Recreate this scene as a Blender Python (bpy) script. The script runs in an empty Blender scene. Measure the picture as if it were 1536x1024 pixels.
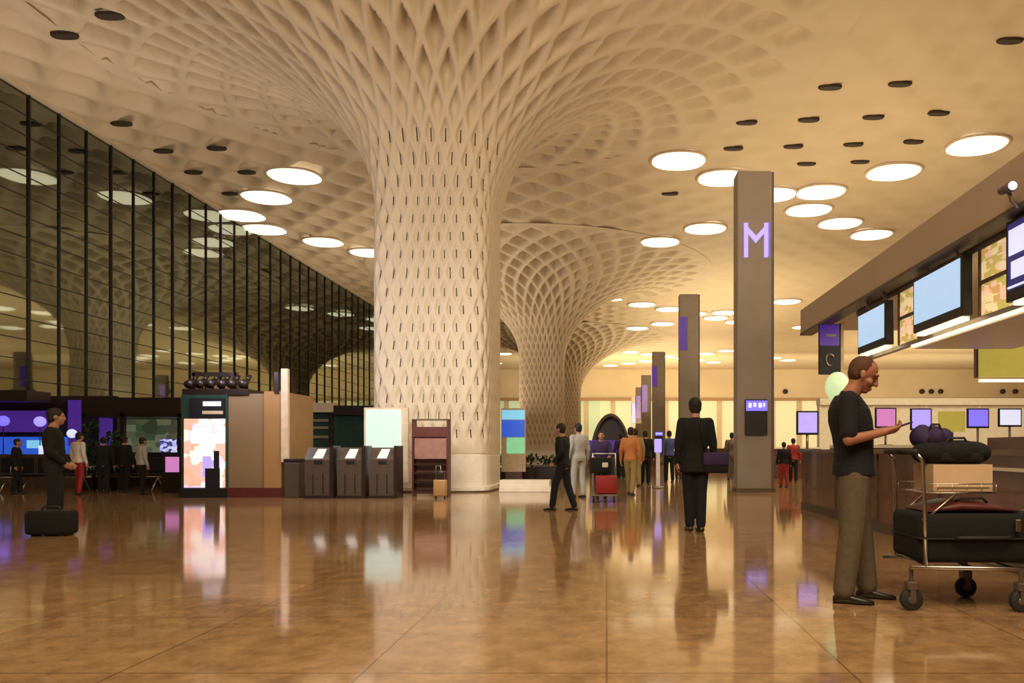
import bpy, bmesh, math, random
from mathutils import Vector, Matrix, Euler
random.seed(7)
PI = math.pi
scene = bpy.context.scene
C = scene.collection
FPX, VX, VY, CH = 1100.0, 910.0, 673.0, 1.1

def P(px, py, D):
    return Vector(((px - VX) * D / FPX, D, CH - (py - VY) * D / FPX))
def PX(px, D): return (px - VX) * D / FPX
def PZ(py, D): return CH - (py - VY) * D / FPX

# ------------------------------------------------------------------ materials
def mat(name, col, rough=0.5, metal=0.0, emit=None, estr=0.0, var=0.12, scale=6.0, bump=0.0, spec=0.5, coat=0.0):
    m = bpy.data.materials.new(name); m.use_nodes = True
    nt = m.node_tree; b = nt.nodes['Principled BSDF']
    b.inputs['Roughness'].default_value = rough
    b.inputs['Metallic'].default_value = metal
    b.inputs['Specular IOR Level'].default_value = spec
    b.inputs['Coat Weight'].default_value = coat
    tc = nt.nodes.new('ShaderNodeTexCoord')
    no = nt.nodes.new('ShaderNodeTexNoise'); no.inputs['Scale'].default_value = scale; no.inputs['Detail'].default_value = 4
    nt.links.new(tc.outputs['Object'], no.inputs['Vector'])
    rp = nt.nodes.new('ShaderNodeValToRGB')
    rp.color_ramp.elements[0].position = 0.3; rp.color_ramp.elements[1].position = 0.7
    rp.color_ramp.elements[0].color = tuple(max(0, c * (1 - var)) for c in col) + (1,)
    rp.color_ramp.elements[1].color = tuple(min(1, c * (1 + var)) for c in col) + (1,)
    nt.links.new(no.outputs['Fac'], rp.inputs['Fac'])
    nt.links.new(rp.outputs['Color'], b.inputs['Base Color'])
    if bump:
        bp = nt.nodes.new('ShaderNodeBump'); bp.inputs['Strength'].default_value = bump; bp.inputs['Distance'].default_value = 0.02
        nt.links.new(no.outputs['Fac'], bp.inputs['Height']); nt.links.new(bp.outputs['Normal'], b.inputs['Normal'])
    if emit:
        b.inputs['Emission Color'].default_value = tuple(emit) + (1,)
        b.inputs['Emission Strength'].default_value = estr
    return m

def picture_mat(name, cols, scale, estr, stretch=(1, 1, 1)):
    """a lit display whose picture is blocks of flat colours"""
    m = bpy.data.materials.new(name); m.use_nodes = True
    nt = m.node_tree; b = nt.nodes['Principled BSDF']
    tc = nt.nodes.new('ShaderNodeTexCoord'); mp = nt.nodes.new('ShaderNodeMapping')
    mp.inputs['Scale'].default_value = stretch
    vo = nt.nodes.new('ShaderNodeTexVoronoi'); vo.distance = 'CHEBYCHEV'; vo.inputs['Scale'].default_value = scale
    rp = nt.nodes.new('ShaderNodeValToRGB'); rp.color_ramp.interpolation = 'CONSTANT'
    els = rp.color_ramp.elements
    while len(els) < len(cols): els.new(0.5)
    for i, c in enumerate(cols):
        els[i].position = i / len(cols); els[i].color = tuple(c) + (1,)
    nt.links.new(tc.outputs['Object'], mp.inputs['Vector']); nt.links.new(mp.outputs['Vector'], vo.inputs['Vector'])
    nt.links.new(vo.outputs['Color'], rp.inputs['Fac'])
    nt.links.new(rp.outputs['Color'], b.inputs['Base Color']); nt.links.new(rp.outputs['Color'], b.inputs['Emission Color'])
    b.inputs['Emission Strength'].default_value = estr; b.inputs['Roughness'].default_value = 0.25
    return m

M = {}
M['ceil'] = mat('ceiling_plaster', (0.63, 0.525, 0.375), 0.6, var=0.05, scale=0.6)
M['fan'] = mat('fan_column_plaster', (0.63, 0.535, 0.395), 0.6, var=0.05, scale=0.8)
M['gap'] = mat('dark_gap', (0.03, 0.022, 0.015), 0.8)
M['slot'] = mat('slot_black', (0.035, 0.022, 0.012), 0.7)
M['cream'] = mat('cream_stone', (0.80, 0.74, 0.62), 0.3, var=0.05)
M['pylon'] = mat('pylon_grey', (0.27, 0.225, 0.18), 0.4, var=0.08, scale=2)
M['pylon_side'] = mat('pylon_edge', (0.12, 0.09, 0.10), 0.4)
M['fascia'] = mat('fascia_taupe', (0.44, 0.34, 0.24), 0.45, var=0.06, scale=1.5)
M['taupe_dark'] = mat('dark_taupe', (0.10, 0.07, 0.05), 0.45)
M['counter'] = mat('counter_maroon', (0.13, 0.055, 0.035), 0.25, var=0.25, scale=3, coat=0.3)
M['counter_grey'] = mat('counter_plinth', (0.17, 0.12, 0.09), 0.3)
M['tan'] = mat('tan_laminate', (0.23, 0.155, 0.085), 0.4, var=0.06, scale=1)
M['tan2'] = mat('amber_laminate', (0.34, 0.19, 0.075), 0.4, var=0.08, scale=2)
M['maroon'] = mat('maroon', (0.09, 0.018, 0.014), 0.45)
M['shelf'] = mat('shelf_rosewood', (0.28, 0.14, 0.11), 0.5, var=0.2)
M['black'] = mat('black_plastic', (0.010, 0.010, 0.012), 0.45)
M['blackfab'] = mat('black_fabric', (0.004, 0.004, 0.005), 0.9, bump=0.3, scale=60)
M['navyfab'] = mat('navy_fabric', (0.005, 0.006, 0.010), 0.9, bump=0.3, scale=60)
M['purplefab'] = mat('purple_fabric', (0.03, 0.012, 0.07), 0.8)
M['greyfab'] = mat('pale_grey_fabric', (0.38, 0.38, 0.36), 0.85)
M['whitefab'] = mat('white_fabric', (0.65, 0.58, 0.52), 0.85)
M['orangefab'] = mat('orange_fabric', (0.42, 0.15, 0.04), 0.85)
M['olivefab'] = mat('olive_fabric', (0.26, 0.19, 0.06), 0.85)
M['redfab'] = mat('red_fabric', (0.28, 0.012, 0.012), 0.6)
M['bluefab'] = mat('blue_fabric', (0.05, 0.07, 0.2), 0.8)
M['khaki'] = mat('khaki_cotton', (0.115, 0.085, 0.05), 0.9, bump=0.25, scale=25)
M['skin'] = mat('skin', (0.38, 0.19, 0.12), 0.55, var=0.08, scale=12)
M['skin_red'] = mat('ruddy_skin', (0.36, 0.15, 0.085), 0.5, var=0.12, scale=10)
M['hair'] = mat('dark_hair', (0.012, 0.008, 0.006), 0.7, bump=0.4, scale=90)
M['hair_red'] = mat('auburn_hair', (0.08, 0.028, 0.014), 0.7, bump=0.4, scale=90)
M['shoe'] = mat('shoe_leather', (0.02, 0.013, 0.010), 0.35)
M['chrome'] = mat('brushed_metal', (0.55, 0.52, 0.48), 0.28, 1.0, var=0.05)
M['steel'] = mat('dull_steel', (0.32, 0.28, 0.23), 0.4, 0.8)
M['rubber'] = mat('rubber', (0.02, 0.018, 0.016), 0.7)
M['card'] = mat('cardboard', (0.62, 0.44, 0.28), 0.8, var=0.06)
M['kiosk'] = mat('kiosk_taupe', (0.075, 0.052, 0.040), 0.35, var=0.1)
M['kiosk_dark'] = mat('kiosk_dark', (0.022, 0.012, 0.010), 0.35)
M['teal'] = mat('dark_teal_glass', (0.025, 0.06, 0.05), 0.25)
M['leaf'] = mat('foliage', (0.02, 0.06, 0.015), 0.6, var=0.5, scale=10)
M['far'] = mat('far_wall_beige', (0.62, 0.50, 0.33), 0.7, var=0.08, scale=0.2)
M['farlit'] = mat('far_lit_glass', (0.5, 0.5, 0.3), 0.4, emit=(1.0, 0.86, 0.48), estr=0.42)
M['fargreen'] = mat('far_green_glass', (0.4, 0.5, 0.3), 0.4, emit=(0.75, 0.85, 0.5), estr=0.35)
M['lamp'] = mat('lamp_diffuser', (0.9, 0.85, 0.75), 0.5, emit=(1.0, 0.88, 0.68), estr=1.45, var=0.02)
M['lamp_rim'] = mat('lamp_rim', (0.62, 0.5, 0.36), 0.5)
M['screen_blue'] = mat('screen_pale_blue', (0.1, 0.1, 0.12), 0.2, emit=(0.52, 0.74, 1.0), estr=0.85)
M['screen_white'] = mat('screen_white', (0.1, 0.1, 0.1), 0.2, emit=(0.85, 0.9, 1.0), estr=1.6)
M['kscreen'] = mat('kiosk_screen', (0.1, 0.1, 0.1), 0.2, emit=(1.0, 0.86, 0.78), estr=1.0)
M['navy_lit'] = mat('sign_navy', (0.01, 0.01, 0.05), 0.3, emit=(0.02, 0.025, 0.22), estr=0.5)
M['white_lit'] = mat('sign_white', (0.5, 0.5, 0.6), 0.3, emit=(0.72, 0.78, 1.0), estr=0.85)
M['violet_lit'] = mat('sign_violet', (0.1, 0.08, 0.3), 0.3, emit=(0.22, 0.16, 1.0), estr=1.1)
M['lilac_lit'] = mat('sign_lilac', (0.3, 0.25, 0.5), 0.3, emit=(0.42, 0.34, 1.0), estr=0.95)
M['dim_lilac'] = mat('sign_dim_lilac', (0.3, 0.22, 0.4), 0.4, emit=(0.42, 0.26, 0.62), estr=0.45)
M['purple_lit'] = mat('glow_purple', (0.05, 0.02, 0.12), 0.3, emit=(0.14, 0.04, 0.50), estr=0.35)
M['blue_lit'] = mat('glow_blue', (0.02, 0.05, 0.2), 0.3, emit=(0.03, 0.12, 0.75), estr=0.7)
M['cyan_lit'] = mat('glow_cyan', (0.1, 0.3, 0.4), 0.3, emit=(0.25, 0.65, 0.9), estr=0.8)
M['green_lit'] = mat('glow_green', (0.1, 0.3, 0.1), 0.3, emit=(0.35, 0.8, 0.42), estr=0.6)
M['palegreen_lit'] = mat('glow_pale_green', (0.5, 0.6, 0.4), 0.3, emit=(0.62, 0.85, 0.45), estr=0.7)
M['white_glow'] = mat('white_lightbox', (0.2, 0.25, 0.22), 0.3, emit=(0.74, 0.94, 0.82), estr=0.8)
M['strip'] = mat('light_strip', (0.8, 0.7, 0.5), 0.4, emit=(1.0, 0.82, 0.52), estr=1.7)
M['lime_lit'] = mat('lime_panel', (0.3, 0.25, 0.05), 0.4, emit=(0.50, 0.40, 0.07), estr=0.62)
M['pink_lit'] = mat('pink_screen', (0.4, 0.1, 0.3), 0.3, emit=(0.75, 0.28, 0.65), estr=0.7)
M['onyx'] = picture_mat('backlit_onyx', [(0.75, 0.42, 0.14), (1.0, 0.78, 0.42), (0.62, 0.5, 0.12), (1.0, 0.62, 0.42), (0.9, 0.8, 0.45)], 6, 0.62, (1, 1.5, 2.6))
M['advert'] = picture_mat('advert_picture', [(1.0, 0.78, 0.70), (0.80, 0.42, 0.30), (1.0, 0.86, 0.80), (0.72, 0.60, 1.0), (0.9, 0.45, 0.38), (1.0, 0.92, 0.92)], 3.0, 0.82, (1.2, 1, 1.7))
M['shopmix'] = picture_mat('shop_back_wall', [(0.05, 0.06, 0.03), (0.10, 0.12, 0.06), (0.16, 0.18, 0.10), (0.06, 0.09, 0.05), (0.09, 0.08, 0.05)], 3, 0.55, (1, 1, 1.5))
M['screenmix'] = picture_mat('row_of_screens', [(0.10, 0.10, 0.45), (0.5, 0.5, 1.0), (0.04, 0.04, 0.12), (0.7, 0.72, 1.0), (0.16, 0.14, 0.5)], 9, 0.8, (1, 1, 2))

def floor_mat():
    m = bpy.data.materials.new('polished_granite'); m.use_nodes = True
    nt = m.node_tree; b = nt.nodes['Principled BSDF']
    tc = nt.nodes.new('ShaderNodeTexCoord')
    n1 = nt.nodes.new('ShaderNodeTexNoise'); n1.inputs['Scale'].default_value = 5; n1.inputs['Detail'].default_value = 8; n1.inputs['Roughness'].default_value = 0.7
    r1 = nt.nodes.new('ShaderNodeValToRGB'); e = r1.color_ramp.elements
    e[0].position = 0.32; e[0].color = (0.23, 0.13, 0.06, 1); e[1].position = 0.68; e[1].color = (0.46, 0.285, 0.14, 1)
    br = nt.nodes.new('ShaderNodeTexBrick'); br.offset = 0.0
    br.inputs['Scale'].default_value = 1.0; br.inputs['Brick Width'].default_value = 1.2; br.inputs['Row Height'].default_value = 1.2
    br.inputs['Mortar Size'].default_value = 0.006
    br.inputs['Color1'].default_value = (1, 1, 1, 1); br.inputs['Color2'].default_value = (0.86, 0.86, 0.86, 1); br.inputs['Mortar'].default_value = (0.45, 0.42, 0.4, 1)
    mx = nt.nodes.new('ShaderNodeMix'); mx.data_type = 'RGBA'; mx.blend_type = 'MULTIPLY'; mx.inputs['Factor'].default_value = 1
    L = nt.links.new
    L(tc.outputs['Object'], n1.inputs['Vector']); L(tc.outputs['Object'], br.inputs['Vector'])
    L(n1.outputs['Fac'], r1.inputs['Fac']); L(r1.outputs['Color'], mx.inputs['A']); L(br.outputs['Color'], mx.inputs['B'])
    L(mx.outputs['Result'], b.inputs['Base Color'])
    n2 = nt.nodes.new('ShaderNodeTexNoise'); n2.inputs['Scale'].default_value = 1.3; n2.inputs['Detail'].default_value = 2
    bp = nt.nodes.new('ShaderNodeBump'); bp.inputs['Strength'].default_value = 0.05; bp.inputs['Distance'].default_value = 0.02
    L(tc.outputs['Object'], n2.inputs['Vector']); L(n2.outputs['Fac'], bp.inputs['Height']); L(bp.outputs['Normal'], b.inputs['Normal'])
    b.inputs['Roughness'].default_value = 0.085
    b.inputs['IOR'].default_value = 1.9
    return m
M['floor'] = floor_mat()

def glass_mat():
    m = bpy.data.materials.new('night_glass'); m.use_nodes = True
    nt = m.node_tree; nt.nodes.clear()
    out = nt.nodes.new('ShaderNodeOutputMaterial'); mix = nt.nodes.new('ShaderNodeMixShader')
    fr = nt.nodes.new('ShaderNodeFresnel'); fr.inputs['IOR'].default_value = 3.0
    tr = nt.nodes.new('ShaderNodeBsdfTransparent'); tr.inputs['Color'].default_value = (0.35, 0.38, 0.34, 1)
    gl = nt.nodes.new('ShaderNodeBsdfGlossy'); gl.inputs['Roughness'].default_value = 0.03; gl.inputs['Color'].default_value = (0.92, 1.0, 0.84, 1)
    tc = nt.nodes.new('ShaderNodeTexCoord'); n2 = nt.nodes.new('ShaderNodeTexNoise'); n2.inputs['Scale'].default_value = 0.7
    bp = nt.nodes.new('ShaderNodeBump'); bp.inputs['Strength'].default_value = 0.06; bp.inputs['Distance'].default_value = 0.03
    L = nt.links.new
    L(tc.outputs['Object'], n2.inputs['Vector']); L(n2.outputs['Fac'], bp.inputs['Height']); L(bp.outputs['Normal'], gl.inputs['Normal'])
    L(fr.outputs['Fac'], mix.inputs['Fac']); L(tr.outputs['BSDF'], mix.inputs[1]); L(gl.outputs['BSDF'], mix.inputs[2]); L(mix.outputs['Shader'], out.inputs['Surface'])
    return m
M['glass'] = glass_mat()

# ------------------------------------------------------------------ mesh helpers
def new_bm(): return bmesh.new()
def box(bm, x0, y0, z0, x1, y1, z1, mi=0):
    vs = [bm.verts.new((x, y, z)) for x in (x0, x1) for y in (y0, y1) for z in (z0, z1)]
    for f in ((0, 1, 3, 2), (4, 6, 7, 5), (0, 4, 5, 1), (2, 3, 7, 6), (0, 2, 6, 4), (1, 5, 7, 3)):
        fc = bm.faces.new([vs[i] for i in f]); fc.material_index = mi
    return vs
def bbox(bm, x0, y0, z0, x1, y1, z1, bev=0.02, seg=2):
    t = bmesh.new(); box(t, x0, y0, z0, x1, y1, z1)
    bmesh.ops.bevel(t, geom=list(t.edges), offset=bev, segments=seg, profile=0.5, affect='EDGES')
    merge(bm, t)
def merge(bm, t):
    me = bpy.data.meshes.new('tmp'); t.to_mesh(me); t.free(); bm.from_mesh(me); bpy.data.meshes.remove(me)
def loft(bm, rings, cap=True, closed=True):
    """rings: lists of Vectors with equal length"""
    vr = [[bm.verts.new(p) for p in r] for r in rings]
    n = len(rings[0])
    for a, b in zip(vr, vr[1:]):
        for i in range(n if closed else n - 1):
            j = (i + 1) % n
            bm.faces.new((a[i], a[j], b[j], b[i]))
    if cap:
        bm.faces.new(list(reversed(vr[0]))); bm.faces.new(vr[-1])
def ring(c, u, v, n=16, e=2.0):
    out = []
    for i in range(n):
        a = 2 * PI * i / n
        ca, sa = math.cos(a), math.sin(a)
        k = (abs(ca) ** e + abs(sa) ** e) ** (-1.0 / e)
        out.append(Vector(c) + Vector(u) * (ca * k) + Vector(v) * (sa * k))
    return out
def frame_of(d, up=Vector((0, 0, 1))):
    d = d.normalized()
    u = d.cross(up)
    if u.length < 1e-4: u = d.cross(Vector((1, 0, 0)))
    u.normalize(); v = d.cross(u).normalized()
    return u, v
def tube(bm, pts, rad, n=10, cap=True):
    pts = [Vector(p) for p in pts]
    if not isinstance(rad, (list, tuple)): rad = [rad] * len(pts)
    rings = []; u = None
    for i, p in enumerate(pts):
        d = (pts[min(i + 1, len(pts) - 1)] - pts[max(i - 1, 0)]).normalized()
        if u is None: u, v = frame_of(d)
        else:
            u = (u - d * u.dot(d)).normalized(); v = d.cross(u).normalized()
        rings.append(ring(p, u * rad[i], v * rad[i], n))
    loft(bm, rings, cap)
def ball(bm, c, r, seg=14, s=(1, 1, 1), rot=None):
    mt = Matrix.Translation(Vector(c)) @ (rot.to_matrix().to_4x4() if rot else Matrix()) @ Matrix.Diagonal((s[0], s[1], s[2], 1))
    bmesh.ops.create_uvsphere(bm, u_segments=seg, v_segments=max(6, seg // 2 + 1), radius=r, matrix=mt)
def limb(bm, pts, rad, n=14):
    """closed pieces meant for voxel union: cones plus balls at joints"""
    for (a, b, ra, rb) in zip(pts, pts[1:], rad, rad[1:]):
        tube(bm, [a, b], [ra, rb], n)
    for p, r in zip(pts, rad): ball(bm, p, r, n)
def cyl(bm, c, r, h, axis='Z', n=20):
    c = Vector(c); d = {'X': Vector((1, 0, 0)), 'Y': Vector((0, 1, 0)), 'Z': Vector((0, 0, 1))}[axis]
    tube(bm, [c - d * h / 2, c + d * h / 2], r, n)

def obj(name, bm, m, parent=None, smooth=False):
    bmesh.ops.recalc_face_normals(bm, faces=list(bm.faces))
    me = bpy.data.meshes.new(name); bm.to_mesh(me); bm.free()
    for mm in (m if isinstance(m, (list, tuple)) else [m]): me.materials.append(mm)
    if smooth:
        for p in me.polygons: p.use_smooth = True
    o = bpy.data.objects.new(name, me); C.objects.link(o)
    if parent: o.parent = parent
    return o
def tag(o, label, cat, group=None, kind=None):
    if label: o['label'] = label
    if cat: o['category'] = cat
    if group: o['group'] = group
    if kind: o['kind'] = kind
    return o
def thing(name, label, cat, loc=(0, 0, 0), rz=0.0, group=None):
    o = bpy.data.objects.new(name, None); C.objects.link(o); o.empty_display_size = 0.1
    o.location = loc; o.rotation_euler = (0, 0, rz)
    return tag(o, label, cat, group, 'thing')
def struct(name, bm, m, smooth=False, label=None):
    o = obj(name, bm, m, None, smooth); o['kind'] = 'structure'
    if label: o['label'] = label
    return o
def dup(root, loc, rz=None, label=None, scale=None):
    def cp(o, par):
        c = o.copy(); C.objects.link(c)
        if par: c.parent = par
        for ch in list(o.children): cp(ch, c)
        return c
    r = cp(root, None); r.location = loc
    if rz is not None: r.rotation_euler = (0, 0, rz)
    if label: r['label'] = label
    if scale: r.scale = scale
    return r
def remesh(name, bm, voxel, m, parent=None, smooth_it=2, subd=0, sf=0.5):
    bmesh.ops.recalc_face_normals(bm, faces=list(bm.faces))
    me = bpy.data.meshes.new('raw'); bm.to_mesh(me); bm.free()
    o = bpy.data.objects.new('raw', me); C.objects.link(o)
    md = o.modifiers.new('r', 'REMESH'); md.mode = 'VOXEL'; md.voxel_size = voxel; md.use_smooth_shade = True
    if smooth_it:
        s = o.modifiers.new('s', 'SMOOTH'); s.iterations = smooth_it; s.factor = sf
    bpy.context.view_layer.update()
    dg = bpy.context.evaluated_depsgraph_get()
    res = bpy.data.meshes.new_from_object(o.evaluated_get(dg))
    bpy.data.objects.remove(o); bpy.data.meshes.remove(me)
    res.name = name
    for p in res.polygons: p.use_smooth = True
    res.materials.clear(); res.materials.append(m)
    o = bpy.data.objects.new(name, res); C.objects.link(o)
    if parent: o.parent = parent
    return o

# ------------------------------------------------------------------ the hall
H = 13.0
XL, XR, YN, YF = -19.4, 66.0, -10.0, 110.0
bm = new_bm(); box(bm, XL - 1, YN, -0.2, XR, YF + 0.5, 0.0)
struct('floor', bm, M['floor'])

COLS = [(-4.55, 20.1), (-4.4, 50.1), (-4.3, 80.1)]
RC = 11.5
def sstep(a, b, x):
    t = min(1, max(0, (x - a) / (b - a))); return t * t * (3 - 2 * t)
def coffer(a, b):
    fa, fb = a - math.floor(a), b - math.floor(b)
    m = max(abs(fa - 0.5), abs(fb - 0.5)) * 2
    k = 1 - sstep(0.36, 0.80, m)
    tilt = (fa - fb)            # towards the upper end of the cell
    return k, tilt, m

# ceiling: coffered slab with round openings where the fan columns rise
bm = new_bm()
xs = []; x = XL
while x < XR: xs.append(x); x += 0.23 if x < 20 else 1.5
xs.append(XR)
ys = [YN, 0, 8]; y = 14.0
while y < YF: ys.append(y); y += 0.24 if y < 45 else (0.5 if y < 70 else 1.2)
ys.append(YF)
grid = []
for yy in ys:
    row = []
    for xx in xs:
        k, t, m = coffer(xx / 2.3 + yy / 2.4, xx / 2.3 - yy / 2.4)
        dmin = min(math.hypot(xx - cx, yy - cy) for cx, cy in COLS)
        amp = 0.60 * sstep(RC - 0.4, RC + 1.0, dmin) * sstep(0, 1.0, xx - XL) * (1 - 0.88 * sstep(-3, 3, xx)) * (1 if 14 < yy < 70 else 0)
        row.append(bm.verts.new((xx, yy, H + amp * k * (1 + 0.8 * t))))
    grid.append(row)
for j in range(len(ys) - 1):
    for i in range(len(xs) - 1):
        cx_, cy_ = (xs[i] + xs[i + 1]) / 2, (ys[j] + ys[j + 1]) / 2
        if all(math.hypot(cx_ - cx, cy_ - cy) > RC - 0.45 for cx, cy in COLS):
            bm.faces.new((grid[j][i], grid[j][i + 1], grid[j + 1][i + 1], grid[j + 1][i]))
loose = [v for v in bm.verts if not v.link_faces]
bmesh.ops.delete(bm, geom=loose, context='VERTS')
struct('ceiling', bm, M['ceil'], smooth=True)

# fan column
N = 34
def fan_profile():
    pts = []
    z = 1.0
    while z < 7.0: pts.append((1.5, z)); z += 0.075
    k = 130
    for i in range(k + 1):
        ph = (i / k) * PI / 2
        pts.append((1.5 + (RC - 1.5) * (1 - math.cos(ph)), 7.0 + (H - 0.02 - 7.0) * math.sin(ph)))
    return pts
def fan_mesh():
    bm = new_bm(); pts = fan_profile(); v = 0.0; rows = []
    nu = N * 12
    for j, (r, z) in enumerate(pts):
        if j:
            r0, z0 = pts[j - 1]; ds = math.hypot(r - r0, z - z0)
            rm = (r + r0) / 2; asp = 3.0 - 1.9 * sstep(1.5, 7.0, rm)
            v += ds * N / (2 * PI * rm * 1.1) / asp
        a0, a1 = pts[max(0, j - 1)], pts[min(len(pts) - 1, j + 1)]
        tx, tz = a1[0] - a0[0], a1[1] - a0[1]; l = math.hypot(tx, tz); nx, nz = -tz / l, tx / l   # points into the plaster body
        e = 2.0 + 5.0 * (1 - sstep(6.0, 9.5, z))
        pit = 2 * PI * r / N
        amp = min(0.85, (0.16 + 0.50 * sstep(1.6, 3.6, r)) * pit + 0.03) * (1 - sstep(9.8, 11.3, r)) * sstep(1.0, 1.6, z)
        row = []
        for i in range(nu):
            th = 2 * PI * i / nu; u = N * i / nu
            k, t, m = coffer(u + v, u - v)
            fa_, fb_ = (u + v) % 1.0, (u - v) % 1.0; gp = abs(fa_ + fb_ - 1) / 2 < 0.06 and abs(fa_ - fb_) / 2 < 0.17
            ca, sa = math.cos(th), math.sin(th)
            q = (abs(ca) ** e + abs(sa) ** e) ** (-1.0 / e)
            dd = amp * k * (1 + 0.9 * t) * (1 - 0.75 * sstep(0.0, 0.7, ca) * sstep(3.0, 6.0, r))
            rr = r * q + nx * dd
            row.append((bm.verts.new((rr * ca, rr * sa, z + nz * dd)), gp))
        rows.append(row)
    for j in range(len(rows) - 1):
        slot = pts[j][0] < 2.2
        for i in range(nu):
            k = (i + 1) % nu
            f = bm.faces.new((rows[j][i][0], rows[j][k][0], rows[j + 1][k][0], rows[j + 1][i][0]))
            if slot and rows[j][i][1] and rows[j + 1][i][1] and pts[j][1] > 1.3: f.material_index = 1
    return bm
fan = thing('fan_column', 'nearest white fan-shaped column flaring into the coffered ceiling, beside the kiosks', 'column', (COLS[0][0], COLS[0][1], 0), 0, 'fan columns down the hall')
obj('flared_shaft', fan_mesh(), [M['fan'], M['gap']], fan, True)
bm = new_bm()
loft(bm, [ring((0, 0, z), (r, 0, 0), (0, r, 0), 64, 7.0) for z, r in ((0.14, 1.50), (0.92, 1.50), (0.94, 1.47), (0.97, 1.47), (0.99, 1.50), (1.02, 1.50))])
obj('plinth', bm, M['cream'], fan, False)
bm = new_bm()
loft(bm, [ring((0, 0, z), (r, 0, 0), (0, r, 0), 64, 7.0) for z, r in ((0.0, 1.50), (0.04, 1.50), (0.04, 1.58), (0.13, 1.58), (0.14, 1.5))])
obj('foot_ledge', bm, M['cream'], fan)
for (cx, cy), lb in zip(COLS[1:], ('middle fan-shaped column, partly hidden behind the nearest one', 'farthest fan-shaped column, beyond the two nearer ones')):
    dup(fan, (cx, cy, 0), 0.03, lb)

# left glass wall
bm = new_bm(); box(bm, XL - 0.02, 0, 0, XL, YF, H)
struct('wall_left', bm, M['glass'])
M['mull'] = mat('mullion', (0.012, 0.010, 0.008), 0.5)
bm = new_bm()
y = 23.25 - 1.36 * 8; k = 0
while y < YF:
    w = 0.030 if k % 3 == 0 else 0.014
    box(bm, XL + 0.0, y - w, 0, XL + 0.06, y + w, H); y += 1.36; k += 1
struct('trim_1', bm, M['mull'])
bm = new_bm()
z = 1.35
while z < H: box(bm, XL, 0, z - 0.014, XL + 0.025, YF, z + 0.014); z += 0.68
struct('trim_2', bm, M['mull'])
bm = new_bm(); box(bm, XL - 0.1, 0, H - 0.04, XL + 0.22, YF, H + 0.3)
struct('trim_3', bm, M['ceil'])
bm = new_bm(); box(bm, XL, 24, 0, XL + 0.14, YF, 0.3); struct('baseboard_left', bm, M['maroon'])
# right wall, far wall
bm = new_bm(); box(bm, XR, 0, 0, XR + 0.2, YF, H); struct('wall_right', bm, M['far'])
bm = new_bm(); box(bm, XL, YF, 8.6, XR, YF + 0.3, H); box(bm, XL, YF, 0, XR, YF + 0.3, 0.4)
for i in range(22): box(bm, XL + i * 4.0, YF, 0.4, XL + i * 4.0 + 0.7, YF + 0.3, 8.6)
struct('wall_far', bm, M['far'])
bm = new_bm(); box(bm, XL, YF - 0.6, 8.3, XR, YF + 0.0, 8.65); struct('trim_4', bm, M['tan2'])
bm = new_bm(); box(bm, -1, YF + 0.32, 0.4, XR, YF + 0.5, 8.6); struct('window_1', bm, M['farlit'])
bm = new_bm(); box(bm, XL, YF + 0.32, 0.4, -1, YF + 0.5, 8.6); struct('window_2', bm, M['fargreen'])

# ------------------------------------------------------------------ ceiling lights and slots
def make_light():
    t = thing('ceiling_light', '', 'ceiling light', (0, 0, H), 0, 'round skylight lamps in the ceiling')
    bm = new_bm()
    rings = [ring((0, 0, z), (r, 0, 0), (0, r * 0.9, 0), 28, 2.3) for r, z in ((1.20, 0.0), (1.20, -0.05), (1.10, -0.06), (1.08, -0.02))]
    loft(bm, rings, cap=False); obj('frame', bm, M['lamp_rim'], t, True)
    bm = new_bm()
    rings = [ring((0, 0, z), (r, 0, 0), (0, r * 0.9, 0), 24, 2.3) for r, z in ((1.10, -0.05), (0.9, -0.11), (0.55, -0.15), (0.15, -0.16))]
    loft(bm, rings); obj('diffuser', bm, M['lamp'], t, True)
    return t
LIGHTS = [((1018, 240), 'round lit ceiling lamp just left of the M pylon top, nearest the big column'),
          ((1085, 266), 'round lit ceiling lamp touching the left side of the M pylon top'),
          ((1158, 291), 'lit ceiling lamp peeking out right of the M pylon'),
          ((1465, 217), 'large lit ceiling lamp nearest the canopy, highest at right'),
          ((1340, 257), 'large lit ceiling lamp second from the top right corner'),
          ((1231, 287), 'lit ceiling lamp right of the M pylon, above its close neighbour'),
          ((1213, 314), 'lit ceiling lamp right of the M pylon, under its close neighbour'),
          ((1260, 334), 'lit ceiling lamp right of the M pylon, second closest to the canopy edge'),
          ((1307, 351), 'lit ceiling lamp just above the canopy edge'),
          ((1058, 342), 'flat lit ceiling lamp left of the letter M'),
          ((990, 362), 'flat lit ceiling lamp farther left of the letter M, over the fan column'),
          ((442, 263), 'large lit ceiling lamp nearest, left of the big column'),
          ((400, 295), 'lit ceiling lamp second in the row left of the big column'),
          ((363, 322), 'lit ceiling lamp at the glass wall, above its neighbour'),
          ((397, 343), 'lit ceiling lamp at the glass wall, below its neighbour'),
          ((485, 362), 'lit ceiling lamp low between glass wall and big column'),
          ((553, 378), 'small lit ceiling lamp at the left edge of the big column')]
l0 = make_light(); first = True
def put_light(X, Y, lb, s=1.0):
    global first
    if first: l0.location = (X, Y, H - 0.01); l0['label'] = lb; first = False; l0.scale = (s, s, 1)
    else: dup(l0, (X, Y, H - 0.01), 0, lb, (s, s, 1))
for (px, py), lb in LIGHTS:
    D = (H - CH) * FPX / (VY - py)
    put_light(PX(px, D), D, lb, 1.0)
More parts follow.
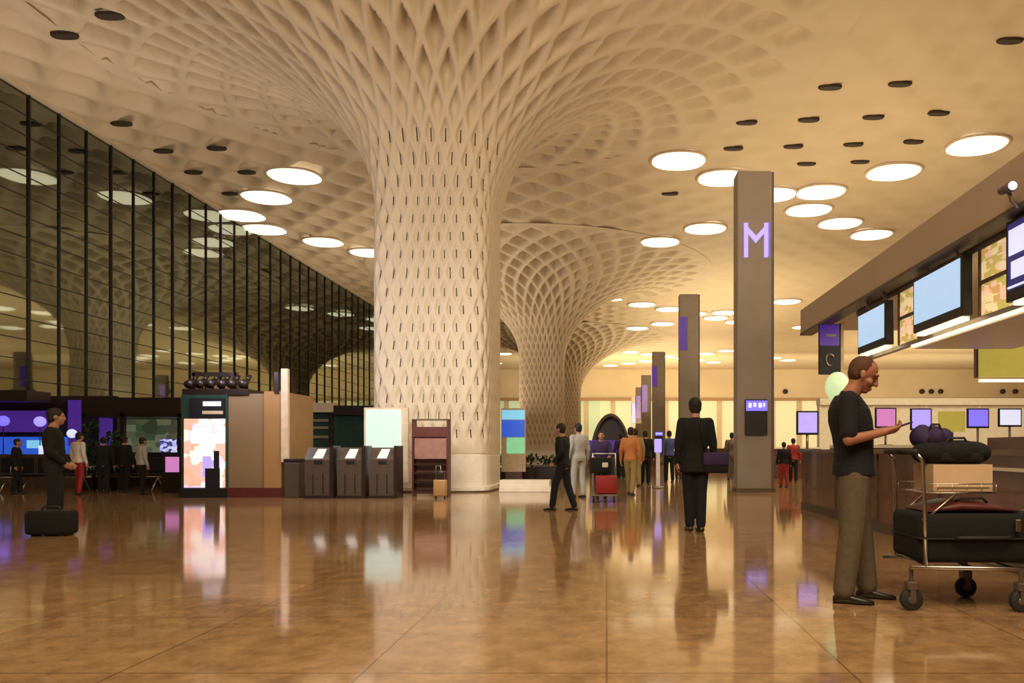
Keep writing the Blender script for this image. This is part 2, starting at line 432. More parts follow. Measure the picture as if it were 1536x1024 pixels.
for n, (cy, nm) in enumerate(((65.5, 'second'), (95.0, 'third'))):
    for k, (dx, dy) in enumerate(((-5.8, -5.2), (-3.4, -3.2), (-1, -1.1), (1.2, 1.0), (3.5, 3.1), (5.9, 5.3), (5.8, -6.4), (3.6, -3.8), (1.6, -1.6), (-3.4, 4.1), (-5.7, 6.6),
                                  (10.5, -2), (13, 0.5), (15.5, 3), (10.5, 6), (-8.3, -7.8), (-8.2, 9.2))):
        lb = 'small lit lamp in the %s, more distant field of ceiling lamps beyond the pylons' % nm
        X, Y = 8.7 + dx, cy + dy
        if min(math.hypot(X - cx, Y - cyy) for cx, cyy in COLS) > 5 and Y < YF - 2: put_light(X, Y, lb)
    for k, (dx, dy) in enumerate(((5.8, -6.6), (3.3, -3.9), (0.9, -1.2), (0.9, 1.4), (3.1, 3.6))):
        put_light(-19.2 + dx + 0.5, cy + 3 + dy, 'small lit lamp by the glass wall in the %s, more distant field of ceiling lamps' % nm)

SLOTS = [(1515, 60), (1245, 130), (1350, 125), (1120, 183), (1213, 179), (1310, 175), (1408, 169), (1100, 222), (1190, 219), (1280, 216), (1370, 212),
         (1005, 290), (182, 185), (325, 222), (245, 226), (290, 258), (370, 258), (345, 290), (1210, 245), (1290, 242)]
def make_slot():
    bm = new_bm(); loft(bm, [ring((0, 0, z), (r, 0, 0), (0, r * 0.42, 0), 20, 2.6) for r, z in ((0.39, 0.02), (0.39, -0.03), (0.36, -0.06), (0.31, -0.07))])
    return bm
DESC = ['at the top right corner, nearest', 'left of a pair over the canopy', 'right of a pair over the canopy', 'first of four above the M pylon, over it', 'second of four right of the M pylon',
        'third of four right of the M pylon', 'last of four, nearest the canopy', 'at the left of the faint row above the lamps', 'second in the faint row above the lamps', 'third in the faint row above the lamps',
        'last in the faint row above the large lamps', 'under the round lamp left of the pylon', 'largest one beside the glass wall', 'above the lamps left of the big column', 'close to the glass wall edge, under the largest one',
        'touching the glass wall edge above the lamps', 'right above the row of lamps at left', 'just above the lamp at the glass wall', 'small, above the paired lamps', 'small, left of the second large lamp']
s0 = None
for (px, py), ds in zip(SLOTS, DESC):
    D = (H - CH) * FPX / (VY - py)
    lb = 'dark slot in the ceiling, ' + ds
    if s0 is None:
        s0 = obj('ceiling_vent', make_slot(), M['slot']); tag(s0, lb, 'vent', 'dark slots in the ceiling', 'thing'); s0.location = (PX(px, D), D, H)
    else:
        c = s0.copy(); C.objects.link(c); c.location = (PX(px, D), D, H); c['label'] = lb
# slots on the fan flare
def flare_hit(px, py):
    o = Vector((0, 0, CH)); d = (P(px, py, 1.0) - o)
    cx, cy = COLS[0]; s = 8.0
    while s < 40:
        p = o + d * s; r = math.hypot(p.x - cx, p.y - cy)
        if 1.5 < r < RC:
            ph = math.acos(max(-1, min(1, 1 - (r - 1.5) / (RC - 1.5)))); zz = 7 + (H - 7.02) * math.sin(ph)
            if p.z >= zz: return p
        s += 0.02
    return None
for (px, py), ds in (((97, 50), 'on the flare at the top left corner'), ((165, 20), 'on the flare, topmost at left')):
    p = flare_hit(px, py)
    if p:
        c = s0.copy(); C.objects.link(c); c.location = p - Vector((0, 0, 0.05)); c['label'] = 'dark slot ' + ds

# ------------------------------------------------------------------ letter pylons
def pylon(D, label, letter, scr):
    X = 3.78 if D < 100 else 3.78
    t = thing('letter_pylon', label, 'pylon', (X, D, 0), 0, 'tall pylons along the check-in counters')
    bm = new_bm(); bbox(bm, -0.46, 0, 0.0, 0.40, 0.6, 8.15, 0.012, 1); obj('shaft', bm, M['pylon'], t)
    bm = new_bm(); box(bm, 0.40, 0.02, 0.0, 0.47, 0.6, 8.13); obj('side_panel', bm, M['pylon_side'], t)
    bm = new_bm(); box(bm, -0.50, -0.04, 0, 0.50, 0.64, 0.10); obj('base', bm, M['taupe_dark'], t)
    if letter:
        bm = new_bm(); z0, z1, w, y0, y1 = 5.95, 6.82, 0.10, -0.05, 0.0
        box(bm, -0.30, y0, z0, -0.30 + w, y1, z1); box(bm, 0.21, y0, z0, 0.30, y1, z1 )
        for s in (-1, 1):
            a = [(s * 0.30, z1), (s * 0.30, z1 - 0.16), (0, z0 + 0.36), (0, z0 + 0.54)]
            lo = [bm.verts.new((x, y0 - 0.001, z)) for x, z in a]; hi = [bm.verts.new((x, y1, z)) for x, z in a]
            bm.faces.new(lo); bm.faces.new(hi[::-1])
            for i in range(4): bm.faces.new((lo[i], lo[(i + 1) % 4], hi[(i + 1) % 4], hi[i]))
        obj('letter', bm, M['lilac_lit'], t)
        bm = new_bm(); box(bm, 0.30, -0.03, 5.98, 0.335, 0.0, 6.83); obj('letter_side', bm, M['violet_lit'], t)
    else:
        bm = new_bm(); box(bm, -0.50, -0.03, 5.6, -0.1, 0.0, 7.1); obj('sign_panel', bm, M['purple_lit'], t)
    if scr:
        bm = new_bm(); box(bm, -0.28, -0.08, 1.45, 0.28, 0.0, 2.35); sc_ = obj('screen_housing', bm, M['black'], t)
        bm = new_bm(); box(bm, -0.26, -0.09, 2.06, 0.28, -0.081, 2.32); obj('screen_header', bm, M['violet_lit'], sc_)
        bm = new_bm()
        for i, (a, b_) in enumerate(((-0.2, -0.12), (-0.08, 0.0), (0.05, 0.14), (0.17, 0.22))): box(bm, a, -0.096, 2.14 + 0.02 * (i % 2), b_, -0.0905, 2.26)
        obj('header_lettering', bm, M['white_lit'], sc_)
    return t
pylon(18.6, 'nearest tall grey pylon with a lit violet letter M, right of centre', True, True)
pylon(33.4, 'second tall grey pylon, left of the one marked M', False, False)
pylon(53.2, 'third tall grey pylon, thin and more distant, left of the second', False, True)
for D, w in ((70, 'fourth'), (84, 'fifth'), (98, 'sixth')):
    t = pylon(D, '%s pylon in the receding row, small and distant with violet sign' % w, False, False)
    bm = new_bm(); box(bm, -0.40, -0.05, 4.6, 0.10, 0.0, 7.2); obj('lit_sign_panel', bm, M['dim_lilac'], t)

# ------------------------------------------------------------------ check-in canopy (right)
XC = 3.70
cn = thing('check_in_canopy', 'long taupe canopy over the check-in counters at right', 'canopy', (0, 0, 0))
bm = new_bm(); box(bm, XC, 3.0, 3.30, XC + 0.18, 14.0, 3.74); obj('fascia', bm, M['fascia'], cn)
bm = new_bm(); box(bm, XC + 0.18, 3.0, 3.36, 6.8, 14.0, 3.70); obj('roof_slab', bm, M['fascia'], cn)
bm = new_bm(); box(bm, XC - 0.012, 3.0, 3.26, XC + 0.22, 14.0, 3.30); obj('lower_trim', bm, M['taupe_dark'], cn)
bm = new_bm(); box(bm, XC + 0.25, 3.0, 2.45, XC + 0.33, 11.6, 2.50); box(bm, XC + 0.25, 3.0, 3.20, XC + 0.33, 11.6, 3.30)
obj('hanging_rail', bm, M['steel'], cn)
bm = new_bm(); box(bm, XC + 0.24, 3.0, 2.38, 5.2, 9.4, 2.44); obj('lit_soffit', bm, M['cream'], cn)
bm = new_bm(); box(bm, XC + 0.20, 3.0, 2.40, XC + 0.235, 9.4, 2.43); obj('light_strip', bm, M['strip'], cn)
for y0, y1 in ((9.30, 9.9), (7.0, 7.75), (11.1, 11.35), (3.2, 5.4)):
    bm = new_bm(); box(bm, XC + 0.26, y0, 2.50, XC + 0.31, y1, 3.20); pn = obj('backlit_panel', bm, M['onyx'], cn)
    bm = new_bm(); box(bm, XC + 0.24, y0 - 0.03, 2.50, XC + 0.33, y0, 3.2); box(bm, XC + 0.24, y1, 2.50, XC + 0.33, y1 + 0.03, 3.2); box(bm, XC + 0.24, y0, 2.83, XC + 0.26, y1, 2.87)
    obj('panel_frame', bm, M['taupe_dark'], pn)
for x_ in (5.6,):
    for y_ in (4.2, 7.5):
        bm = new_bm(); cyl(bm, (x_, y_, 1.68), 0.09, 3.36); obj('support_post', bm, M['steel'], cn, True)

def screen(y0, y1, z0, z1, label, face, extra=None):
    t = thing('display_screen', label, 'screen', (XC + 0.10, (y0 + y1) / 2, z0), 0, 'overhead screens hung from the canopy')
    h, w = z1 - z0, (y1 - y0) / 2
    bm = new_bm(); bbox(bm, -0.02, -w, 0, 0.10, w, h, 0.01, 1); obj('housing', bm, M['black'], t)
    bm = new_bm(); box(bm, -0.028, -w + 0.04, 0.10, -0.0205, w - 0.05, h - 0.04); p = obj('picture_area', bm, face, t)
    bm = new_bm()
    for s in (-0.6, 0.6): cyl(bm, (0.05, s * w, h + (3.31 - z1) / 2), 0.02, 3.31 - z1, 'Z', 8)
    obj('hanger', bm, M['steel'], t, True)
    bm = new_bm(); box(bm, 0.0, -w * 0.9, -0.04, 0.09, w * 0.9, -0.002); obj('glowing_foot_strip', bm, M['strip'], t)
    if extra: extra(t, w, h)
    return t
screen(9.95, 11.05, 2.52, 3.12, 'smallest pale blue overhead screen, above the head of the man in black', M['screen_blue'])
screen(7.80, 9.05, 2.52, 3.18, 'pale blue overhead screen between the two lit stone panels', M['screen_blue'])
def signtext(t, w, h):
    bm = new_bm(); box(bm, -0.036, -w + 0.10, 0.42, -0.029, w - 0.08, 0.66); box(bm, -0.036, w - 0.62, 0.20, -0.029, w - 0.12, 0.36)
    for i in range(6): box(bm, -0.036, w - 0.9 - i * 0.16, 0.14, -0.029, w - 0.8 - i * 0.16, 0.24)
    box(bm, -0.036, -w + 0.06, 0.115, -0.029, w - 0.06, 0.135)
    obj('white_lettering', bm, M['white_lit'], t)
screen(5.0, 6.95, 2.48, 3.24, 'large dark blue overhead sign with white panels at the right edge', M['navy_lit'], signtext)
# small camera/bracket at far right on the fascia
t = thing('hanging_spotlight', 'small bluish lamp bracket on the canopy edge above the dark blue sign', 'light fixture', (XC - 0.02, 6.55, 3.26))
bm = new_bm(); tube(bm, [(0, 0, 0), (-0.06, 0, 0.05), (-0.10, 0, 0.16)], 0.018, 8); obj('bracket', bm, M['steel'], t, True)
bm = new_bm(); tube(bm, [(-0.10, -0.08, 0.16), (-0.10, 0.10, 0.18)], [0.05, 0.04], 12); hd = obj('lamp_head', bm, M['pylon_side'], t, True)
bm = new_bm(); cyl(bm, (-0.10, -0.085, 0.16), 0.04, 0.01, 'Y', 12); obj('lens', bm, M['white_lit'], hd)
# end sign
t = thing('hanging_sign', 'narrow purple and black hanging sign at the far end of the canopy', 'sign', (PX(1245, 12.8), 12.8, 2.4))
bm = new_bm(); bbox(bm, -0.19, 0, 0, 0.19, 0.06, 0.88, 0.008, 1); obj('housing', bm, M['black'], t)
bm = new_bm(); box(bm, -0.18, -0.008, 0.50, 0.16, -0.001, 0.87); obj('purple_header', bm, M['purple_lit'], t)
bm = new_bm(); box(bm, -0.08, -0.016, 0.66, 0.10, -0.009, 0.70)
tube(bm, [(0.07 * math.cos(a_), -0.008, 0.25 + 0.10 * math.sin(a_)) for a_ in [0.6 + i * 0.42 for i in range(12)]], 0.016, 6)
obj('pictogram', bm, M['steel'], t)
bm = new_bm(); box(bm, 0.19, 0.0, 0.0, 0.24, 0.06, 0.9); obj('side_rail', bm, M['lamp_rim'], t)
# lime panel + round lamp
t = thing('illuminated_sign', 'large yellow green hanging panel with a bright strip beneath, at right', 'panel', (PX(1463, 13.4), 13.4, PZ(565, 13.4)))
hh = PZ(505, 13.4) - PZ(565, 13.4)
bm = new_bm(); box(bm, 0.04, 0, 0, 3.2, 0.05, hh); obj('panel_face', bm, M['lime_lit'], t)
bm = new_bm(); box(bm, 0, -0.02, -0.02, 0.045, 0.06, hh + 0.1); box(bm, 0.045, -0.02, hh - 0.01, 3.2, 0.06, hh + 0.03); obj('frame', bm, M['taupe_dark'], t)
bm = new_bm(); box(bm, 0.1, -0.02, -0.09, 3.2, 0.08, -0.04); obj('light_strip', bm, M['strip'], t)
bm = new_bm(); box(bm, 0.0, 0.0, hh + 0.03, 0.03, 0.03, 3.37 - t.location.z); box(bm, 2.0, 0.0, hh + 0.03, 2.03, 0.03, 3.37 - t.location.z); obj('hanger', bm, M['steel'], t)
g = P(1256, 580, 12.2)
t = thing('globe_lamp', 'pale green round lamp on the counter behind the shoulder of the man in black', 'lamp', (g.x, g.y, 0))
bm = new_bm(); ball(bm, (0, 0, g.z), 0.20, 18, (1, 1, 1.25)); obj('globe', bm, M['palegreen_lit'], t, True)
bm = new_bm(); tube(bm, [(0, 0, 1.11), (0, 0, g.z - 0.2)], 0.03, 8); obj('post', bm, M['steel'], t, True)
bm = new_bm(); cyl(bm, (0, 0, 1.105), 0.12, 0.03); obj('base', bm, M['steel'], t, True)

# ------------------------------------------------------------------ counters
ct = thing('check_in_counter', 'long maroon check-in counter with a pale rail behind the man and trolley', 'counter', (0, 0, 0))
bm = new_bm(); box(bm, 3.62, 2.6, 0.12, 4.3, 13.6, 1.04); obj('body', bm, M['counter'], ct)
bm = new_bm(); box(bm, 3.55, 2.6, 1.04, 4.35, 13.65, 1.09); obj('top', bm, M['counter_grey'], ct)
bm = new_bm(); box(bm, 3.57, 2.6, 0.90, 3.62, 8.2, 0.93); obj('rail', bm, M['cream'], ct)
bm = new_bm(); box(bm, 3.60, 2.6, 0.0, 4.28, 13.6, 0.12); obj('plinth', bm, M['taupe_dark'], ct)
bm = new_bm(); box(bm, 4.10, 2.6, 1.09, 4.16, 7.9, 1.22); obj('back_screen', bm, M['counter'], ct)
for y_ in (4.4, 6.2, 8.0, 9.8, 11.6):
    bm = new_bm(); box(bm, 3.605, y_ - 0.01, 0.13, 3.625, y_ + 0.01, 1.03); obj('panel_joint', bm, M['taupe_dark'], ct)
ct = thing('service_counter', 'brown counter running across behind, under the row of monitors', 'counter', (0, 15.2, 0))
bm = new_bm(); box(bm, 4.9, 0, 0.1, 14, 0.7, 1.12); obj('body', bm, M['counter'], ct)
bm = new_bm(); box(bm, 4.85, -0.05, 1.12, 14, 0.75, 1.18); obj('top', bm, M['cream'], ct)
bm = new_bm(); box(bm, 4.93, 0.03, 0.0, 14, 0.67, 0.1); obj('plinth', bm, M['taupe_dark'], ct)
def monitor(px0, px1, py0, py1, D, face, label, base):
    cx = PX((px0 + px1) / 2, D); w = (px1 - px0) * D / FPX / 2; z0, z1 = PZ(py1, D), PZ(py0, D)
    t = thing('monitor', label, 'monitor', (cx, D, base), 0, 'monitors over the counters')
    bm = new_bm(); bbox(bm, -w, 0, z0 - base, w, 0.05, z1 - base, 0.008, 1); obj('housing', bm, M['black'], t)
    bm = new_bm(); box(bm, -w + 0.03, -0.006, z0 - base + 0.04, w - 0.03, -0.001, z1 - base - 0.03); obj('picture_area', bm, face, t)
    bm = new_bm(); tube(bm, [(0, 0.03, 0.0), (0, 0.03, z0 - base)], 0.025, 8); obj('stand', bm, M['steel'], t, True)
    bm = new_bm(); box(bm, -0.12, -0.05, 0, 0.12, 0.12, 0.015); obj('foot', bm, M['steel'], t)
monitor(1195, 1228, 616, 652, 13.3, M['lilac_lit'], 'lilac monitor left of the man in black, on the counter end', 1.09)
monitor(1313, 1345, 611, 642, 15.5, M['pink_lit'], 'pink monitor just in front of the man, beyond his hands', 1.18)
monitor(1366, 1398, 612, 645, 15.5, M['lilac_lit'], 'lilac monitor directly above the dark bags on the trolley', 1.18)
monitor(1451, 1484, 612, 642, 15.5, M['violet_lit'], 'violet monitor right of the dark bags, second from the right edge', 1.18)
monitor(1498, 1533, 612, 640, 15.5, M['white_lit'], 'whitish monitor nearest the right edge', 1.18)
t = thing('name_board', 'small yellow green board between two monitors above the dark bags', 'sign', (PX(1428, 15.6), 15.6, 1.18))
bm = new_bm(); box(bm, -0.28, 0, 0.28, 0.28, 0.04, 0.72); obj('board', bm, M['lime_lit'], t)
bm = new_bm(); box(bm, -0.03, 0.0, 0, 0.03, 0.04, 0.28); obj('stand', bm, M['steel'], t)
# back band behind monitors
bm = new_bm(); box(bm, 8.0, 27.6, 0.0, 22, 27.9, 2.75); box(bm, 8.0, 27.5, 2.75, 22, 28.0, 3.0)
for i in range(8): box(bm, 8.0 + i * 2, 27.56, 0, 8.06 + i * 2, 27.6, 2.75)
o = obj('partition_screen', bm, M['cream']); tag(o, 'pale cream partition standing behind the row of monitors', 'partition', None, 'thing')
for k, (px, lb) in enumerate(((1383, 'leftmost of three'), (1397, 'middle of three'), (1411, 'rightmost of three'), (1504, 'left of two near the right edge'), (1523, 'right of two near the right edge'), (1178, 'single one right of the M pylon'))):
    bm = new_bm(); cyl(bm, (0, 0, 0), 0.36, 0.3, 'Y', 18); cyl(bm, (0, -0.18, 0), 0.2, 0.1, 'Y', 14)
    o = obj('wall_speaker', bm, M['slot'], None, True); o.location = (PX(px, 109.8), 109.8, PZ(587, 109.8)); tag(o, 'dark round speaker high on the far wall, ' + lb, 'speaker', 'round speakers on the far wall', 'thing')

# ------------------------------------------------------------------ people
def hand(bm, wrist, d, palm_n, curl=0.5, s=1.0, side=1):
    """palm box-ish loft + four fingers + thumb. d: direction from wrist, palm_n: direction the palm faces"""
    d = Vector(d).normalized(); n = Vector(palm_n); n = (n - d * n.dot(d)).normalized(); w = d.cross(n).normalized() * side
    wr = Vector(wrist)
    rings = []
    for t, hw, ht in ((-0.01, 0.026, 0.020), (0.03, 0.035, 0.018), (0.07, 0.041, 0.016), (0.092, 0.040, 0.013)):
        rings.append(ring(wr + d * t * s, w * hw * s, n * ht * s, 14, 2.6))
    loft(bm, rings)
    for i, (off, ln) in enumerate(((0.030, 0.068), (0.010, 0.077), (-0.010, 0.072), (-0.029, 0.056))):
        p = wr + d * 0.088 * s + w * off * s; a = 0.12 + 0.04 * i; pts = [p - d * 0.015 * s, p]; dirv = d
        for k, f in enumerate((0.45, 0.32, 0.23)):
            a += curl * (0.55 + 0.25 * k)
            dirv = d * math.cos(a) + n * math.sin(a)
            p = p + dirv * ln * f * s; pts.append(p)
        limb(bm, pts, [0.0098 * s, 0.0095 * s, 0.0088 * s, 0.0080 * s, 0.0068 * s], 8)
    p = wr + d * 0.025 * s + w * 0.028 * s
    pts = [p, p + (w * 0.55 + d * 0.7 + n * 0.35).normalized() * 0.036 * s]
    pts.append(pts[-1] + (w * 0.15 + d * 0.9 + n * 0.45).normalized() * 0.030 * s)
    pts.append(pts[-1] + (d * 0.85 + n * 0.55).normalized() * 0.022 * s)
    limb(bm, pts, [0.014 * s, 0.0115 * s, 0.0098 * s, 0.008 * s], 8)

def person(label, loc, rz, height=1.75, top='blackfab', bottom='blackfab', skin='skin', hair='hair', pose=None, detail=False,
           sleeve='long', group=None, coat=0.0, hands_curl=0.5, width=1.0, bulk=1.0, hs=1.0):
    """local axes: +x forward, +y left, +z up"""
    s = height / 1.75
    po = dict(lean=0.0, head=0.0, nod=0.0, lf=0.06, rf=-0.06, lk=0.03, rk=0.03, feet_w=0.10,
              le=(-0.03, 0.25, 1.14), lw=(0.04, 0.27, 0.88), re=(-0.03, -0.25, 1.14), rw=(0.04, -0.27, 0.88), lpn=(0, -1, 0), rpn=(0, 1, 0), sit=False)
    if pose: po.update(pose)
    ln = po['lean']
    V = lambda x, y, z: Vector((x, y * width, z))
    hipz = 0.92
    Lh, Rh = V(0, 0.095, hipz), V(0, -0.095, hipz)
    if po['sit']:
        sh = 0.45; hipz_s = 0.50
        Lh, Rh = V(0, 0.10, hipz_s), V(0, -0.10, hipz_s)
        La, Ra = V(0.44, po['feet_w'], 0.09), V(0.44, -po['feet_w'], 0.09)
        Lk, Rk = V(0.43, 0.11, 0.50), V(0.43, -0.11, 0.50)
        dz = hipz_s - hipz
    else:
        La, Ra = V(po['lf'], po['feet_w'], 0.09), V(po['rf'], -po['feet_w'], 0.09)
        Lk = (Lh + La) / 2 + V(po['lk'], 0, 0.02); Rk = (Rh + Ra) / 2 + V(po['rk'], 0, 0.02); dz = 0
    def T(x, y, z):   # torso point with lean
        return V(x + ln * (z - 0.92), y, z + dz)
    Ls, Rs = T(-0.01, 0.185, 1.42), T(-0.01, -0.185, 1.42)
    off = Vector((ln * 0.45, 0, dz))
    Le, Lw, Re, Rw = [Vector((p[0], p[1] * width, p[2])) + off * (1.0 if i % 2 == 0 else 0.8) for i, p in enumerate((po['le'], po['lw'], po['re'], po['rw']))]
    if dz:
        Lw.z = Le.z - 0.1 + 0.0; Rw.z = Re.z - 0.1; Lw.x += 0.2; Rw.x += 0.2
    neck0, neck1 = T(-0.01, 0, 1.44), T(0.015 + po['head'] * 0.5, 0, 1.53)
    hc = T(0.035 + po['head'], 0, 1.625 - po['nod'] * 0.02)
    HR = Euler((0, po['nod'], 0))
    def HP(x, y, z): 
        q = Vector((x, y, z)) * hs; q.rotate(HR); return hc + q
    def torso(bm, inf, z0=0.90, z1=1.46):
        secs = ((0.84, 0.10, 0.155, 0.0), (0.90, 0.112, 0.168, 0.0), (1.00, 0.105, 0.155, 0.005), (1.08, 0.102, 0.145, 0.01), (1.18, 0.110, 0.155, 0.01), (1.28, 0.118, 0.172, 0.0), (1.36, 0.110, 0.180, -0.005), (1.42, 0.085, 0.165, -0.01), (1.465, 0.060, 0.10, -0.01))
        rr = []
        for z, dx, dy, ox in secs:
            if z < z0 - 0.001 or z > z1 + 0.02: continue
            rr.append(ring(T(ox, 0, z), Vector((dx * bulk + inf, 0, 0)), Vector((0, (dy * (0.5 + bulk / 2) + inf) * width, 0)), 20, 2.4))
        loft(bm, rr)
    vox = 0.0065 if detail else 0.016
    # body (one continuous skin)
    bm = new_bm(); torso(bm, -0.012, 0.84)
    ball(bm, T(0, 0, 0.90), 0.12, 14, (0.95, 1.25, 0.8))
    limb(bm, [Lh, Lk, La], [0.078, 0.052, 0.036]); limb(bm, [Rh, Rk, Ra], [0.078, 0.052, 0.036])
    for a_ in (La, Ra): limb(bm, [a_ + Vector((-0.03, 0, -0.045)), a_ + Vector((0.12, 0, -0.068))], [0.032, 0.018], 10)
    limb(bm, [T(-0.01, 0.10, 1.42), Ls, Le, Lw], [0.05, 0.052, 0.040, 0.026]); limb(bm, [T(-0.01, -0.10, 1.42), Rs, Re, Rw], [0.05, 0.052, 0.040, 0.026])
    limb(bm, [neck0, neck1, HP(-0.02, 0, -0.04)], [0.066, 0.058, 0.055])
    # head
    ball(bm, HP(-0.012, 0, 0.025), 0.092, 20, (1.08, 0.86, 1.0)); ball(bm, HP(0.022, 0, -0.035), 0.072, 16, (0.95, 0.86, 1.05))
    ball(bm, HP(0.055, 0, -0.088), 0.030, 12, (1, 1.1, 0.8)); ball(bm, HP(0.045, 0, -0.06), 0.045, 12, (0.9, 1.1, 0.9))
    limb(bm, [HP(0.084, 0, 0.015), HP(0.104, 0, -0.026)], [0.011, 0.014], 10)
    ball(bm, HP(0.090, 0, -0.030), 0.015, 10, (1, 1.3, 0.8))
    ball(bm, HP(0.078, 0, 0.030), 0.022, 10, (0.8, 2.4, 0.55))
    for sy in (-1, 1):
        ball(bm, HP(-0.005, sy * 0.082, -0.008), 0.028, 10, (0.75, 0.35, 1.15))
        ball(bm, HP(0.055, sy * 0.042, -0.03), 0.024, 10)
    ball(bm, HP(0.086, 0, -0.064), 0.013, 8, (0.8, 1.9, 0.5)); ball(bm, HP(0.083, 0, -0.073), 0.012, 8, (0.8, 1.7, 0.6))
    if detail:
        hand(bm, Lw, (Lw - Le), po['lpn'], po.get('lc', hands_curl), 1.0, 1 if True else -1)
        hand(bm, Rw, (Rw - Re), po['rpn'], po.get('rc', hands_curl), 1.0, -1)
    else:
        hand(bm, Lw, (Lw - Le), po['lpn'], hands_curl, 1.0, 1); hand(bm, Rw, (Rw - Re), po['rpn'], hands_curl, 1.0, -1)
    for v in bm.verts: v.co *= s
    body = remesh('person', bm, (0.0052 if detail else 0.014) , M[skin], None, 2 if detail else 1)
    tag(body, label, 'person', group, 'thing'); body.location = loc; body.rotation_euler = (0, 0, rz)
    # shirt
    bm = new_bm(); torso(bm, 0.016, 0.90)
    loft(bm, [ring(T(0, 0, 0.975), Vector((0.110 * bulk + 0.014, 0, 0)), Vector((0, 0.180 * width, 0)), 20, 2.6), ring(T(0, 0, 0.895), Vector((0.114 * bulk + 0.014, 0, 0)), Vector((0, 0.186 * width, 0)), 20, 2.6)])
    if coat > 0: loft(bm, [ring(T(0, 0, 0.93), Vector((0.125, 0, 0)), Vector((0, 0.185 * width, 0)), 20, 2.4), ring(V(0.0, 0, 0.93 - coat), Vector((0.15, 0, 0)), Vector((0, 0.215 * width, 0)), 20, 2.4)])
    tt = 0.98 if sleeve == 'long' else 0.0
    le_, re_ = (Ls.lerp(Le, 0.82), Rs.lerp(Re, 0.82)) if sleeve == 'short' else (Le, Re)
    pl, pr = [T(-0.01, 0.08, 1.42), Ls, le_], [T(-0.01, -0.08, 1.42), Rs, re_]
    rl = [0.062, 0.068, 0.060]
    if sleeve == 'long': pl.append(Le.lerp(Lw, 0.97)); pr.append(Re.lerp(Rw, 0.97)); rl = [0.062, 0.067, 0.056, 0.040]
    limb(bm, pl, rl); limb(bm, pr, rl)
    ball(bm, T(0.02, 0, 1.13), 0.125, 14, (1.0, 1.25, 1.0))
    tube(bm, [neck0 - Vector((0, 0, 0.03)), neck0.lerp(neck1, 0.45)], [0.085, 0.070], 16)
    for v in bm.verts: v.co *= s
    remesh('shirt' if sleeve == 'short' else 'jacket', bm, vox, M[top], body, 2)
    # trousers
    bm = new_bm()
    for a_, k_, h_ in ((La, Lk, Lh), (Ra, Rk, Rh)): limb(bm, [h_ - Vector((0, 0, 0.03 if not po['sit'] else 0)), k_, a_ + Vector((0, 0, 0.01))], [0.096 * bulk, 0.078 * bulk, 0.064 * bulk], 16)
    loft(bm, [ring(V(0, 0, z + dz), Vector((dx, 0, 0)), Vector((0, dy * width, 0)), 20, 2.4) for z, dx, dy in ((0.86, 0.12, 0.165), (0.90, 0.122, 0.175), (0.97, 0.112, 0.165))])
    for v in bm.verts: v.co *= s
    remesh('trousers', bm, vox, M[bottom], body, 2)
    # shoes
    for a_ in (La, Ra):
        bm = new_bm(); rr = []
        for x_, hw, hh in ((-0.075, 0.028, 0.045), (-0.05, 0.036, 0.075), (0.0, 0.040, 0.085), (0.06, 0.042, 0.062), (0.12, 0.048, 0.048), (0.17, 0.042, 0.036), (0.20, 0.022, 0.022)):
            rr.append(ring(Vector((a_.x + x_, a_.y, hh / 2 + 0.001)), Vector((0, hw, 0)), Vector((0, 0, hh / 2)), 14, 2.6))
        loft(bm, rr)
        for v in bm.verts: v.co *= s
        obj('shoe', bm, M['shoe'], body, True)
    # hair
    bm = new_bm()
    if hair == 'hair_red':
        ball(bm, HP(-0.024, 0, 0.030), 0.093, 20, (1.03, 0.90, 1.0)); ball(bm, HP(-0.045, 0, -0.01), 0.075, 16, (0.8, 1.05, 1.05))
    else:
        ball(bm, HP(-0.020, 0, 0.036), 0.098, 16, (1.06, 0.90, 0.98)); ball(bm, HP(-0.045, 0, -0.01), 0.080, 12, (0.8, 1.05, 1.15))
    for v in bm.verts: v.co *= s
    remesh('hair', bm, 0.008 if detail else 0.014, M[hair], body, 1)
    if detail:
        for sy in (-1, 1):
            bm = new_bm(); ball(bm, HP(0.073, sy * 0.030, 0.008), 0.0095, 10); obj('eye', bm, M['shoe'], body, True)
    return body

man_loc = Vector((PX(1280, 5.32), 5.32, 0))
man = person('person in a black short-sleeved shirt and khaki trousers looking down beside the loaded trolley',
             man_loc, -0.26, 1.775, 'navyfab', 'khaki', 'skin_red', 'hair_red', detail=True, sleeve='short', width=1.05, bulk=1.16, hs=1.10,
             pose=dict(lean=-0.06, head=0.075, nod=0.50, lf=0.10, rf=-0.07, lk=0.0, rk=0.02, feet_w=0.11,
                       le=(0.0, 0.26, 1.16), lw=(0.235, 0.13, 1.215), re=(-0.02, -0.25, 1.145), rw=(0.215, -0.16, 1.20),
                       lpn=(0, -0.5, 0.9), rpn=(0, 0.5, 0.9), lc=0.45, rc=0.45))
# the object held (a small booklet / phone) between both hands
t = thing('phone', 'small dark phone held in the hands of the man in black', 'phone', man_loc + Vector((0.315, -0.07, 1.262)), -0.26)
bm = new_bm(); bbox(bm, -0.075, -0.085, -0.005, 0.075, 0.085, 0.006, 0.004, 2); c_ = obj('casing', bm, M['purplefab'], t)
bm = new_bm(); box(bm, -0.068, -0.078, 0.0061, 0.068, 0.078, 0.0075); obj('display', bm, M['purplefab'], t)
for ch in t.children: ch.rotation_euler = (0, -0.35, 0)

